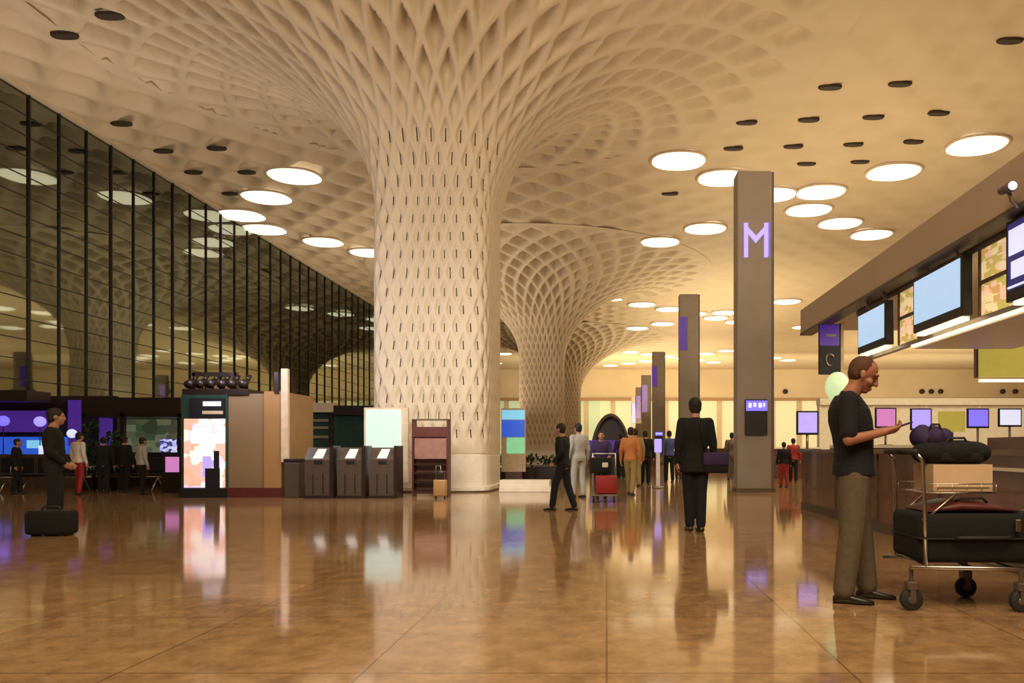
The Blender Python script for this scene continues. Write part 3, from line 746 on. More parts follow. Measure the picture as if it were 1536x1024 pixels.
pB = person('person in a long black coat with a shoulder bag, standing left of the M pylon', (PX(1043, 9.8), 9.8, 0), PI / 2 + 0.1, 1.79, 'blackfab', 'navyfab', coat=0.16, width=0.97,
            pose=dict(lf=0.05, rf=-0.05, feet_w=0.065, le=(-0.02, 0.235, 1.15), lw=(0.03, 0.24, 0.9), re=(-0.02, -0.24, 1.15), rw=(0.02, -0.25, 0.92)))
t = thing('shoulder_bag', 'black shoulder bag hanging at the side of the person in a long coat', 'bag', (PX(1072, 9.75), 9.72, 0.78))
bm = new_bm(); bbox(bm, -0.16, -0.08, 0, 0.17, 0.08, 0.27, 0.035, 3); obj('pouch', bm, M['blackfab'], t, True)
bm = new_bm(); bbox(bm, -0.165, -0.09, 0.10, 0.175, 0.06, 0.275, 0.02, 2); obj('flap', bm, M['purplefab'], t, True)
bm = new_bm(); tube(bm, [(-0.14, 0, 0.25), (-0.17, -0.06, 0.45), (-0.20, -0.06, 0.66)], 0.012, 8); obj('strap', bm, M['blackfab'], t, True)
pA = person('person in black walking away, right of the low white ledge', (PX(845, 13.1), 13.1, 0), PI / 2 + 1.2, 1.56, 'blackfab', 'navyfab', width=1.05,
            pose=dict(lf=0.20, rf=-0.20, lk=0.04, rk=0.05, feet_w=0.08, lean=0.05, le=(-0.12, 0.27, 1.18), lw=(0.06, 0.28, 0.98), re=(0.06, -0.27, 1.18), rw=(0.2, -0.24, 1.05)))
pC = person('person in dark clothes standing in profile at far left behind a black bag', (PX(80, 9.7), 9.7, 0), 0.55, 1.64, 'blackfab', 'navyfab', width=0.78,
            pose=dict(lf=0.03, rf=-0.03, feet_w=0.07, lw=(0.16, 0.18, 0.98), rw=(0.14, -0.20, 0.98)))
t = thing('duffel_bag', 'boxy black bag on the floor before the dark figure at far left', 'bag', (PX(77, 9.3), 9.32, 0))
bm = new_bm(); bbox(bm, -0.26, -0.15, 0.02, 0.26, 0.13, 0.32, 0.045, 3); obj('bag_body', bm, M['blackfab'], t, True)
bm = new_bm(); tube(bm, [(-0.12, -0.02, 0.31), (-0.1, -0.02, 0.37), (0.1, -0.02, 0.37), (0.12, -0.02, 0.31)], 0.012, 8); obj('handle', bm, M['rubber'], t, True)
bm = new_bm(); box(bm, -0.22, -0.02, 0.318, 0.22, 0.0, 0.326); obj('zip', bm, M['steel'], t)
for sx in (-0.2, 0.2):
    bm = new_bm(); cyl(bm, (sx, 0, 0.018), 0.018, 0.16, 'Y', 10); obj('foot', bm, M['rubber'], t, True)

# distant people
walk = dict(lf=0.16, rf=-0.16, lk=0.03, rk=0.04, feet_w=0.08)
FAR = [((868, 16.6), 1.68, 2.2, 'greyfab', 'greyfab', None, 'person in pale grey clothes just right of the walking person in black'),
       ((946, 17.5), 1.62, 1.3, 'orangefab', 'olivefab', walk, 'person in an orange top in the distance, right of the red luggage'),
       ((953, 21.5), 1.70, 1.8, 'olivefab', 'olivefab', None, 'person in olive clothes behind the one in orange'),
       ((968, 22.5), 1.66, 1.5, 'blackfab', 'blackfab', None, 'distant dark-dressed person between the olive one and the white post'),
       ((1004, 24.0), 1.70, 1.7, 'bluefab', 'blackfab', None, 'distant person in a blue top right of the slim white post'),
       ((1018, 27.0), 1.72, 1.2, 'blackfab', 'maroon', None, 'distant person in a black top and maroon trousers close to the long coat'),
       ((1098, 26.0), 1.68, 1.6, 'taupe_dark', 'taupe_dark', None, 'distant brown-dressed person at the left edge of the M pylon'),
       ((1176, 21.0), 1.30, 1.6, 'blackfab', 'redfab', None, 'small person in black and red just right of the M pylon'),
       ((1190, 24.0), 1.45, 1.4, 'redfab', 'blackfab', None, 'small person in a red top by the counter end'),
       ((932, 27.0), 1.66, 1.5, 'purplefab', 'blackfab', None, 'far person in purple near the curved dark booth'),
       ((118, 17.6), 1.50, 1.2, 'whitefab', 'redfab', None, 'person in a white top and red trousers right of the dark figure'),
       ((25, 17.9), 1.35, 0.4, 'blackfab', 'blackfab', None, 'dark-dressed person at the far left edge by the benches'),
       ((155, 18.2), 1.40, 2.0, 'navyfab', 'navyfab', None, 'person in navy clothes under the dark shop header'),
       ((186, 18.6), 1.42, 1.5, 'blackfab', 'blackfab', None, 'dark-dressed person before the row of small screens'),
       ((213, 17.7), 1.38, 1.0, 'greyfab', 'blackfab', None, 'person in a grey top and black trousers left of the lit advert booth')]
for (px, D), h, rz, tp, bt, ps, lb in FAR:
    person(lb, (PX(px, D), D, 0), rz, h, tp, bt, pose=ps)

# ------------------------------------------------------------------ loaded trolley
TY = 5.2
tx0 = PX(1362, TY)
tr = thing('luggage_trolley', 'metal luggage trolley beside the man in black, carrying a suitcase, box and bag', 'trolley', (tx0, TY, 0))
bm = new_bm()
for yy in (-0.24, 0.26): tube(bm, [(-0.08, yy, 0.30), (0.55, yy, 0.29), (1.15, yy * 0.8, 0.25)], 0.016, 10)
for xx in (0.06, 0.35, 0.65, 0.95): tube(bm, [(xx, -0.24, 0.305 - xx * 0.04), (xx, 0.26, 0.305 - xx * 0.04)], 0.013, 8)
tube(bm, [(1.15, -0.19, 0.25), (1.15, 0.21, 0.25)], 0.016, 8)
obj('platform_frame', bm, M['chrome'], tr, True)
bm = new_bm()
for yy in (-0.24, 0.26): tube(bm, [(0.02, yy, 0.30), (0.015, yy, 0.7), (0.0, yy, 1.02), (-0.05, yy, 1.08)], 0.014, 10)
tube(bm, [(0.01, -0.24, 0.62), (0.01, 0.26, 0.62)], 0.010, 8)
obj('upright', bm, M['chrome'], tr, True)
bm = new_bm(); tube(bm, [(-0.05, -0.26, 1.08), (-0.05, 0.28, 1.08)], 0.020, 12); obj('handle_bar', bm, M['rubber'], tr, True)
bm = new_bm(); bx0, bx1 = 0.02, 0.52
for z in (0.80, 0.86):
    tube(bm, [(bx0, -0.20, z), (bx1, -0.20, z), (bx1, 0.22, z), (bx0, 0.22, z)], 0.004, 6)
for i in range(7):
    yy = -0.20 + 0.07 * i; tube(bm, [(bx0, yy, 0.80), (bx1, yy, 0.80)], 0.003, 6)
for i in range(6):
    xx = bx0 + 0.1 * i
    for yy in (-0.20, 0.22): tube(bm, [(xx, yy, 0.80), (xx, yy, 0.86)], 0.0025, 6)
for yy in (-0.2, 0.22): tube(bm, [(0.015, yy, 0.60), (0.25, yy, 0.80)], 0.008, 6)
obj('basket', bm, M['chrome'], tr, True)
for (wx, wy) in ((-0.06, -0.20), (0.53, 0.25), (0.66, -0.25), (1.12, 0.2)):
    bm = new_bm(); bbox(bm, wx - 0.035, wy - 0.04, 0.14, wx + 0.035, wy + 0.04, 0.20, 0.008, 1)
    for sy in (-0.032, 0.032): bbox(bm, wx - 0.02, wy + sy - 0.006, 0.06, wx + 0.02, wy + sy + 0.006, 0.16, 0.003, 1)
    tube(bm, [(wx, wy, 0.18), (wx, wy, 0.30 - wx * 0.04)], 0.015, 8)
    fk = obj('caster_fork', bm, M['taupe_dark'], tr)
    bm = new_bm(); tube(bm, [(wx, wy - 0.024, 0.075), (wx, wy - 0.018, 0.075), (wx, wy + 0.018, 0.075), (wx, wy + 0.024, 0.075)], [0.064, 0.075, 0.075, 0.064], 22); wh = obj('wheel', bm, M['rubber'], tr, True)
    bm = new_bm(); cyl(bm, (wx, wy, 0.075), 0.028, 0.056, 'Y', 14); obj('hub', bm, M['steel'], wh, True)
t = thing('suitcase', 'big black suitcase lying flat on the lower deck of the trolley', 'suitcase', (tx0 + 0.01, TY, 0.325))
bm = new_bm(); bbox(bm, -0.03, -0.24, 0, 0.86, 0.26, 0.335, 0.045, 3); obj('shell', bm, M['blackfab'], t, True)
bm = new_bm(); tube(bm, [(0.2, -0.27, 0.17), (0.22, -0.30, 0.18), (0.55, -0.30, 0.18), (0.57, -0.27, 0.17)], 0.012, 8); obj('handle', bm, M['rubber'], t, True)
bm = new_bm(); box(bm, -0.034, -0.262, 0.165, 0.864, 0.262, 0.172); obj('zip', bm, M['rubber'], t)
bm = new_bm(); bbox(bm, 0.60, -0.282, 0.22, 0.635, -0.262, 0.30, 0.004, 1); obj('silver_buckle', bm, M['chrome'], t)
t = thing('garment_bag', 'flat dark burgundy bag on top of the big black suitcase', 'bag', (tx0 + 0.06, TY, 0.662))
bm = new_bm(); rr = []
for x_, h_ in ((0.0, 0.015), (0.08, 0.055), (0.22, 0.085), (0.38, 0.075), (0.52, 0.05), (0.62, 0.02)): rr.append(ring(Vector((x_, 0, h_ / 2)), Vector((0, 0.2, 0)), Vector((0, 0, h_ / 2)), 18, 3))
loft(bm, rr); obj('bag_body', bm, M['maroon'], t, True)
bm = new_bm(); tube(bm, [(0.2, -0.15, 0.08), (0.24, -0.17, 0.10), (0.38, -0.17, 0.10), (0.42, -0.15, 0.07)], 0.009, 8); obj('handle', bm, M['rubber'], t, True)
t = thing('suitcase', 'second black case at the right edge, on the trolley deck beyond the big suitcase', 'suitcase', (tx0 + 0.90, TY, 0.325))
bm = new_bm(); bbox(bm, 0, -0.24, 0, 0.42, 0.24, 0.33, 0.03, 2); obj('shell', bm, M['black'], t, True)
bm = new_bm(); tube(bm, [(0.1, -0.245, 0.2), (0.1, -0.27, 0.2), (0.25, -0.27, 0.2), (0.25, -0.245, 0.2)], 0.009, 8); obj('handle', bm, M['chrome'], t, True)
t = thing('cardboard_box', 'pale cardboard box in the trolley basket under the black bags', 'box', (PX(1384, TY), TY - 0.01, 0.808))
w_ = (1470 - 1384) * TY / FPX
bm = new_bm(); box(bm, 0, -0.16, 0, w_, 0.16, 0.185); obj('carton', bm, M['card'], t)
bm = new_bm(); box(bm, -0.002, -0.025, 0.1852, w_ + 0.002, 0.025, 0.1865); box(bm, w_ * 0.06, -0.1615, 0.02, w_ * 0.94, -0.1602, 0.03); obj('tape', bm, M['tan'], t)
def soft_bag(loc, sx, sy, sz, m, label, seed):
    random.seed(seed); bm = new_bm()
    for i in range(7):
        fx = (i / 6 - 0.5) * 1.5
        ball(bm, (sx * fx * 0.5, random.uniform(-0.2, 0.2) * sy, sz * (0.45 + 0.10 * math.sin(i * 2.1))), 1.0, 14, (sx * 0.30, sy * 0.42, sz * random.uniform(0.42, 0.55)))
    bbox(bm, -sx * 0.42, -sy * 0.4, 0.0, sx * 0.42, sy * 0.4, sz * 0.55, 0.02, 2)
    for v in bm.verts: v.co.z = max(0, v.co.z)
    o = remesh('travel_bag', bm, 0.012, m, None, 3); tag(o, label, 'bag', None, 'thing'); o.location = loc
    bm = new_bm(); tube(bm, [(-sx * 0.2, -sy * 0.3, sz * 0.7), (-sx * 0.12, -sy * 0.3, sz * 1.05), (sx * 0.12, -sy * 0.3, sz * 1.05), (sx * 0.2, -sy * 0.3, sz * 0.7)], 0.009, 8); obj('handle', bm, M['rubber'], o, True)
    bm = new_bm(); bbox(bm, -sx * 0.3, -sy * 0.52, sz * 0.1, sx * 0.3, -sy * 0.36, sz * 0.45, 0.015, 2); obj('side_pocket', bm, M['blackfab'], o, True)
    return o
soft_bag((PX(1427, TY), TY, 0.997), 0.44, 0.27, 0.17, M['blackfab'], 'soft black bag slumped on top of the cardboard box', 3)
soft_bag((PX(1399, TY), TY + 0.02, 1.115), 0.22, 0.20, 0.15, M['purplefab'], 'small dark purple bag on top of the slumped black bag', 5)

# ------------------------------------------------------------------ kiosks
def kiosk(px, D, label):
    t = thing('check_in_kiosk', label, 'kiosk', (PX(px, D), D, 0), 0, 'self-service kiosks left of the big column')
    bm = new_bm()
    prof = [(-0.0, 0.06), (-0.02, 0.86), (0.16, 1.13), (0.36, 1.13), (0.40, 0.06)]
    a = [bm.verts.new((-0.30, y, z)) for y, z in prof]; b_ = [bm.verts.new((0.26, y, z)) for y, z in prof]
    bm.faces.new(a); bm.faces.new(b_[::-1])
    for i in range(5): bm.faces.new((a[i], a[(i + 1) % 5], b_[(i + 1) % 5], b_[i]))
    obj('cabinet', bm, M['kiosk'], t)
    bm = new_bm(); box(bm, 0.26, -0.04, 0.0, 0.34, 0.42, 1.17); obj('side_fin', bm, M['kiosk_dark'], t)
    bm = new_bm(); box(bm, -0.32, -0.03, 0, 0.26, 0.42, 0.06); obj('base', bm, M['kiosk_dark'], t)
    bm = new_bm()
    q = [(-0.13, 0.005, 0.885), (0.09, 0.005, 0.885), (0.13, 0.142, 1.09), (-0.06, 0.142, 1.09)]
    v0 = [bm.verts.new((x, y - 0.012, z + 0.008)) for x, y, z in q]; v1 = [bm.verts.new((x, y, z)) for x, y, z in q]
    bm.faces.new(v0); bm.faces.new(v1[::-1])
    for i in range(4): bm.faces.new((v0[i], v0[(i + 1) % 4], v1[(i + 1) % 4], v1[i]))
    obj('display', bm, M['kscreen'], t)
    bm = new_bm(); box(bm, -0.09, -0.035, 0.77, 0.09, -0.01, 0.84); obj('printer_slot', bm, M['black'], t)
    bm = new_bm()
    for x_ in (-0.12, 0.10): box(bm, x_ - 0.008, -0.022, 0.1, x_ + 0.008, -0.005, 0.55)
    obj('door_groove', bm, M['kiosk_dark'], t)
kiosk(478, 16.3, 'dark self-service kiosk with lit screen, nearest the tan booth')
kiosk(526, 16.3, 'dark self-service kiosk in the middle of the three')
kiosk(574, 16.3, 'dark self-service kiosk nearest the shelf stand')
t = thing('bin', 'low dark bin between the tan booth and the first kiosk', 'bin', (PX(437, 16.5), 16.5, 0))
bm = new_bm(); bbox(bm, -0.17, 0, 0, 0.17, 0.34, 0.80, 0.02, 2); obj('bin_body', bm, M['kiosk'], t)
bm = new_bm(); bbox(bm, -0.18, -0.01, 0.80, 0.18, 0.35, 0.88, 0.02, 2); obj('lid', bm, M['kiosk_dark'], t)
# shelf stand
t = thing('display_shelf', 'dark red display shelf stand between the kiosks and the big column', 'shelf', (PX(645, 16.9), 16.9, 0))
w = 26 * 16.9 / FPX; top = PZ(628, 16.9)
for sx in (-1, 1):
    bm = new_bm(); box(bm, sx * w - 0.02, 0, 0, sx * w + 0.02, 0.3, top); obj('side_panel', bm, M['maroon'], t)
bm = new_bm(); box(bm, -w, 0.26, 0.1, w, 0.3, PZ(652, 16.9)); obj('back_panel', bm, M['shelf'], t)
bm = new_bm(); box(bm, -w + 0.02, -0.01, PZ(655, 16.9), w - 0.02, 0.05, PZ(640, 16.9)); obj('header', bm, M['maroon'], t)
bm = new_bm(); box(bm, -w, 0.0, top - 0.03, w, 0.3, top); obj('top_bar', bm, M['taupe_dark'], t)
bm = new_bm(); box(bm, -w + 0.03, 0.04, PZ(688, 16.9), w - 0.03, 0.10, PZ(656, 16.9)); obj('poster', bm, M['shelf'], t)
for z in (0.12, 0.32, 0.52, 0.72):
    bm = new_bm(); box(bm, -w + 0.02, 0.0, z, w - 0.02, 0.28, z + 0.03); obj('shelf_board', bm, M['kiosk_dark'], t)
t = thing('suitcase', 'tan upright case standing in front of the dark red shelf stand', 'suitcase', (PX(659, 16.2), 16.2, 0))
bm = new_bm(); bbox(bm, -0.14, 0, 0.05, 0.14, 0.2, 0.42, 0.03, 2); obj('shell', bm, M['tan2'], t, True)
bm = new_bm(); bbox(bm, -0.08, 0.02, 0.42, 0.10, 0.18, 0.62, 0.03, 2); obj('dark_top_pouch', bm, M['kiosk_dark'], t, True)
bm = new_bm(); tube(bm, [(-0.1, 0.12, 0.4), (-0.1, 0.12, 0.72), (-0.0, 0.12, 0.72), (0.0, 0.12, 0.4)], 0.01, 8); obj('handle', bm, M['steel'], t, True)
for sx in (-0.1, 0.1):
    bm = new_bm(); cyl(bm, (sx, 0.1, 0.028), 0.028, 0.03, 'X', 12); obj('wheel', bm, M['rubber'], t, True)

# ------------------------------------------------------------------ advert booth
D = 16.6
t = thing('advert_booth', 'tan booth with a glowing pink and white advert on its left face', 'booth', (0, D, 0))
zt = PZ(590, D)
bm = new_bm(); box(bm, PX(337, D), 0.05, 0.22, PX(396, D), 1.8, zt); obj('tan_wall', bm, M['tan'], t)
bm = new_bm(); box(bm, PX(396, D), 0.0, 0.22, PX(422, D), 1.8, zt + 0.05); obj('amber_wall', bm, M['tan2'], t)
bm = new_bm(); box(bm, PX(423, D), -0.05, 0.8, PX(433, D), 0.05, PZ(553, D)); obj('pale_edge_post', bm, M['lamp_rim'], t)
bm = new_bm(); box(bm, PX(412, D), -0.03, zt, PX(418, D), 0.2, PZ(558, D)); obj('dark_finial', bm, M['kiosk_dark'], t)
bm = new_bm(); box(bm, PX(336, D), -0.02, 0.0, PX(430, D), 1.8, 0.22); obj('plinth', bm, M['maroon'], t)
bm = new_bm(); box(bm, PX(272, D), -0.10, 0.0, PX(341, D), 0.5, 0.2); obj('advert_base', bm, M['black'], t)
bm = new_bm(); box(bm, PX(272, D), 0.0, 0.2, PX(341, D), 0.4, PZ(592, D)); obj('advert_case', bm, M['teal'], t)
bm = new_bm(); box(bm, PX(277, D), -0.03, PZ(731, D), PX(338, D), -0.001, PZ(628, D)); ad = obj('advert_display', bm, M['advert'], t)
bm = new_bm(); box(bm, PX(309, D), -0.04, PZ(732, D), PX(331, D), -0.031, PZ(702, D)); box(bm, PX(322, D), -0.04, PZ(702, D), PX(330, D), -0.031, PZ(676, D)); obj('dark_figure_shape', bm, M['navyfab'], ad)
bm = new_bm(); box(bm, PX(305, D), -0.036, PZ(715, D), PX(318, D), -0.0305, PZ(684, D)); box(bm, PX(318, D), -0.036, PZ(700, D), PX(330, D), -0.0305, PZ(690, D)); obj('violet_shapes', bm, M['lilac_lit'], ad)
bm = new_bm(); box(bm, PX(285, D), -0.04, PZ(627, D), PX(338, D), -0.001, PZ(597, D)); hd = obj('header', bm, M['navyfab'], t)
bm = new_bm(); box(bm, PX(306, D), -0.05, PZ(609, D), PX(333, D), -0.041, PZ(602, D)); obj('header_lettering', bm, M['white_lit'], hd)
bm = new_bm(); box(bm, PX(305, D), -0.05, PZ(621, D), PX(336, D), -0.041, PZ(616, D)); obj('header_line', bm, M['lamp_rim'], hd)
bm = new_bm(); box(bm, PX(273, D), 0.0, PZ(592, D), PX(372, D), 1.6, PZ(583, D)); obj('roof', bm, M['kiosk_dark'], t)
for i, x_ in enumerate((281, 297, 313, 330, 345, 362)):
    bm = new_bm(); c0 = P(x_, 574, D); c0.y = 0.15
    tube(bm, [c0 + Vector((0, -0.12, -0.04)), c0 + Vector((0, 0.10, 0.06))], [0.10, 0.075], 12); tube(bm, [c0, Vector((c0.x, 0.2, PZ(584, D)))], 0.02, 6)
    tube(bm, [c0 + Vector((0.0, 0.1, 0.05)), c0 + Vector((0.05, 0.15, 0.2))], 0.05, 8)
    sp = obj('spotlight', bm, M['kiosk_dark'], t, True)
bm = new_bm(); box(bm, PX(276, D), 0.3, PZ(562, D), PX(345, D), 0.38, PZ(556, D)); box(bm, PX(278, D), 0.3, PZ(584, D), PX(281, D), 0.38, PZ(556, D)); box(bm, PX(341, D), 0.3, PZ(584, D), PX(344, D), 0.38, PZ(556, D)); obj('truss', bm, M['kiosk_dark'], t)

# white lightbox behind kiosks, low ledge, blue screen
t = thing('light_box', 'bright white-green light box standing behind the kiosks', 'light box', (PX(575, 17.6), 17.6, 0))
bm = new_bm(); box(bm, PX(546, 17.6) - t.location.x, 0, 0.3, PX(612, 17.6) - t.location.x, 0.12, PZ(611, 17.6)); obj('housing', bm, M['lamp_rim'], t)
bm = new_bm(); box(bm, PX(549, 17.6) - t.location.x, -0.02, 0.5, PX(602, 17.6) - t.location.x, -0.001, PZ(614, 17.6)); obj('diffuser', bm, M['white_glow'], t)
bm = new_bm()
for x_ in (-0.3, 0.35): box(bm, x_, 0, 0, x_ + 0.08, 0.12, 0.3)
obj('leg', bm, M['steel'], t)
bm = new_bm(); bbox(bm, PX(749, 18.75), 18.7, 0.0, PX(828, 18.75), 19.3, 0.13, 0.01, 1); bbox(bm, PX(749, 18.75), 18.78, 0.13, PX(824, 18.75), 19.3, 0.30, 0.01, 1)
tag(obj('low_ledge', bm, M['cream']), 'low stepped white ledge right of the base of the big column', 'ledge', None, 'thing')
t = thing('advert_screen', 'blue and green lit screen just right of the big column base', 'screen', (PX(770, 24), 24, 0))
k = 24 / FPX
bm = new_bm(); box(bm, -18 * k, 0, 0.35, 18 * k, 0.12, PZ(612, 24)); obj('housing', bm, M['lamp_rim'], t)
bm = new_bm(); box(bm, -17 * k, -0.02, PZ(655, 24), 17 * k, -0.001, PZ(630, 24)); obj('blue_display', bm, M['blue_lit'], t)
bm = new_bm(); box(bm, -17 * k, -0.02, PZ(629, 24), 17 * k, -0.001, PZ(615, 24)); obj('pale_header', bm, M['cyan_lit'], t)
bm = new_bm(); box(bm, -10 * k, -0.02, PZ(680, 24), 17 * k, -0.001, PZ(656, 24)); obj('green_display', bm, M['green_lit'], t)
bm = new_bm(); box(bm, -12 * k, 0.0, 0.0, 12 * k, 0.3, 0.35); obj('base', bm, M['taupe_dark'], t)
# planters right of screen: greenery low
def planter(px, D, w, h, label):
    t = thing('planter', label, 'planter', (PX(px, D), D, 0), 0, None)
    bm = new_bm(); bbox(bm, -w / 2, -0.2, 0, w / 2, 0.2, 0.45, 0.02, 1); obj('pot', bm, M['kiosk_dark'], t)
    random.seed(int(px)); bm = new_bm()
    for i in range(170):
        a = random.uniform(0, 2 * PI); r = random.uniform(0.0, 1) ** 0.5; z = 0.45 + random.random() * (h - 0.45)
        c = Vector((math.cos(a) * r * w * 0.5, math.sin(a) * r * 0.28, z)); d = Vector((random.uniform(-1, 1), random.uniform(-1, 1), random.uniform(0, 1.4))).normalized() * 0.20
        sd = d.cross(Vector((0.3, 0.2, 1))).normalized() * 0.045
        vs = [bm.verts.new(q) for q in (c, c + d * 0.5 + sd, c + d, c + d * 0.5 - sd)]; bm.faces.new(vs)
    obj('foliage', bm, M['leaf'], t)
planter(134, 19.9, 0.45, 1.75, 'dark leafy plant at the left end of the dark shop header')
planter(172, 19.9, 0.4, 1.5, 'dark leafy plant beside the slim white lamp')
planter(770, 26, 1.5, 0.8, 'low green planter under the blue screen')
planter(820, 27, 1.6, 0.8, 'low green planter behind the walking person in black')

# ------------------------------------------------------------------ shops at left
D = 20.6
t = thing('bar_front', 'dark bar front glowing purple and blue at far left', 'shop', (0, D, 0))
xa, xb = XL + 0.25, PX(118, D)
bm = new_bm(); box(bm, xa, 1.6, 0, xb, 1.7, 2.7); obj('back_wall', bm, M['kiosk_dark'], t)
bm = new_bm(); box(bm, xa, 0.0, 0, xb, 0.4, 0.95); obj('bar_counter', bm, M['kiosk'], t)
bm = new_bm(); box(bm, xa, 0.0, 2.45, PX(40, D), 0.9, 2.75); obj('header', bm, M['kiosk_dark'], t)
bm = new_bm(); box(bm, xa, 1.5, PZ(684, D + 1.5), PX(66, D), 1.58, PZ(655, D + 1.5)); obj('blue_glow_panel', bm, M['blue_lit'], t)
bm = new_bm(); box(bm, PX(-20, D), 1.42, PZ(672, D + 1.5), PX(8, D), 1.48, PZ(660, D + 1.5)); box(bm, PX(28, D), 1.42, PZ(675, D + 1.5), PX(38, D), 1.48, PZ(655, D + 1.5)); obj('cyan_glow_panel', bm, M['cyan_lit'], t)
bm = new_bm(); box(bm, PX(46, D), 1.42, PZ(668, D + 1.5), PX(70, D), 1.48, PZ(600, D + 1.5)); box(bm, PX(96, D), 1.42, PZ(668, D + 1.5), PX(116, D), 1.48, PZ(618, D + 1.5)); box(bm, xa, 1.42, PZ(648, D + 1.5), PX(12, D), 1.48, PZ(616, D + 1.5)); obj('purple_glow_panel', bm, M['purple_lit'], t)
for x_ in (54, 112):
    bm = new_bm(); c = P(x_, 676, D); cyl(bm, (c.x, 0.2, c.z), 0.07, 0.3, 'Z', 10); obj('bar_lamp', bm, M['white_lit'], t, True)
for (px, py, r, m_, lb) in ((5, 631, 0.15, 'violet_lit', 'violet ball lamp at the left picture edge'), (60, 632, 0.15, 'lilac_lit', 'lilac ball lamp left of the dark figure'), (108, 650, 0.13, 'white_lit', 'pale ball lamp right of the dark figure')):
    c = P(px, py, D + 0.5); t = thing('ball_lamp', lb, 'lamp', c, 0, 'ball lamps over the bar')
    bm = new_bm(); ball(bm, (0, 0, 0), r, 14); obj('globe', bm, M[m_], t, True)
    bm = new_bm(); tube(bm, [(0, 0, -r * 0.9), (0, 0, -(c.z - 0.95))], 0.012, 6); obj('stem', bm, M['kiosk_dark'], t, True)
D = 20.4
t = thing('shop_front', 'low shop front with dark header and green-grey interior left of the advert booth', 'shop', (0, D, 0))
xa, xb = PX(122, D), PX(271, D)
bm = new_bm(); box(bm, xa, 0, PZ(625, D), xb, 2.0, PZ(596, D)); obj('header', bm, M['kiosk_dark'], t)
bm = new_bm(); box(bm, xa, 1.8, 0.0, xb, 1.9, PZ(620, D)); obj('back_wall', bm, M['shopmix'], t)
bm = new_bm(); box(bm, xa, 0.9, 0.0, xb, 1.3, 1.0); obj('counter', bm, M['kiosk_dark'], t)
for x_ in (xa, PX(180, D), xb - 0.1):
    bm = new_bm(); box(bm, x_, 0, 0, x_ + 0.1, 0.12, PZ(620, D)); obj('post', bm, M['kiosk_dark'], t)
bm = new_bm(); box(bm, PX(184, D), 1.7, PZ(683, D + 1.7), PX(240, D), 1.78, PZ(658, D + 1.7)); obj('screen_row', bm, M['screenmix'], t)
t = thing('column_lamp', 'slim white upright lamp between the dark plants at left', 'lamp', (PX(155, 19.5), 19.5, 0))
bm = new_bm(); cyl(bm, (0, 0, PZ(671, 19.8)), 0.05, 0.42, 'Z', 12); obj('lamp_tube', bm, M['white_glow'], t, True)
bm = new_bm(); cyl(bm, (0, 0, 0.45), 0.03, 0.9, 'Z', 8); cyl(bm, (0, 0, 0.01), 0.12, 0.02, 'Z', 14); obj('stand', bm, M['steel'], t, True)
t = thing('small_monitor', 'small pinkish lit monitor just left of the advert booth', 'monitor', (PX(258, 18.3), 18.3, 0))
bm = new_bm(); box(bm, -0.26, 0, 0.45, 0.26, 0.08, 0.98); obj('housing', bm, M['black'], t)
bm = new_bm(); box(bm, -0.16, -0.01, 0.52, 0.18, -0.001, 0.90); obj('display', bm, M['pink_lit'], t); 
bm = new_bm(); box(bm, -0.26, 0, 0.0, 0.26, 0.4, 0.45); obj('stand', bm, M['kiosk_dark'], t)

# benches
def make_bench():
    t = thing('waiting_bench', '', 'bench', (0, 0, 0), 0, 'black waiting benches at left')
    for i in range(3):
        x0 = -0.9 + i * 0.6
        bm = new_bm(); bbox(bm, x0 + 0.03, -0.22, 0.42, x0 + 0.57, 0.24, 0.46, 0.015, 1); obj('seat', bm, M['black'], t)
        bm = new_bm(); bbox(bm, x0 + 0.03, 0.22, 0.48, x0 + 0.57, 0.27, 0.88, 0.015, 1); obj('backrest', bm, M['black'], t)
    bm = new_bm(); tube(bm, [(-0.9, 0, 0.39), (0.9, 0, 0.39)], 0.03, 8); obj('beam', bm, M['chrome'], t, True)
    for x0 in (-0.7, 0.7):
        bm = new_bm(); tube(bm, [(x0, -0.25, 0.02), (x0, 0, 0.37), (x0, 0.25, 0.02)], 0.02, 8); obj('leg', bm, M['chrome'], t, True)
    for x0 in (-0.92, -0.3, 0.3, 0.92):
        bm = new_bm(); tube(bm, [(x0, 0.2, 0.44), (x0, 0.18, 0.64), (x0, -0.18, 0.64), (x0, -0.16, 0.44)], 0.014, 8); obj('armrest', bm, M['chrome'], t, True)
    return t
b0 = make_bench(); b0.location = (PX(-30, 18.6), 18.6, 0); b0.rotation_euler = (0, 0, 0.0); b0['label'] = 'black waiting bench cut by the left picture edge'
dup(b0, (PX(84, 18.7), 18.7, 0), PI, 'black waiting bench behind the dark figure and white-topped person')
dup(b0, (PX(196, 19.1), 19.1, 0), 0.0, 'black waiting bench before the low shop front')

# green storefront behind kiosks
D = 27
t = thing('storefront', 'dim teal glass storefront behind the kiosks', 'shop', (0, D, 0))
xa, xb = PX(434, D), PX(566, D)
bm = new_bm(); box(bm, xa, 0.3, 0, xb, 0.4, PZ(612, D)); obj('glass_front', bm, M['teal'], t)
bm = new_bm(); box(bm, xa, 0.0, PZ(618, D), PX(500, D), 0.5, PZ(604, D)); obj('pale_header', bm, M['lamp_rim'], t)
bm = new_bm(); box(bm, PX(500, D), 0.0, PZ(622, D), xb, 0.5, PZ(608, D)); obj('dark_header', bm, M['kiosk_dark'], t)
bm = new_bm()
for i, py in enumerate((630, 641, 655)): box(bm, xa, 0.2, PZ(py + 2, D), PX(490, D), 0.29, PZ(py - 2, D))
obj('shelf_line', bm, M['pylon'], t)
for px in (434, 492, 565):
    bm = new_bm(); box(bm, PX(px, D), 0.05, 0, PX(px, D) + 0.12, 0.3, PZ(610, D)); obj('post', bm, M['kiosk_dark'], t)
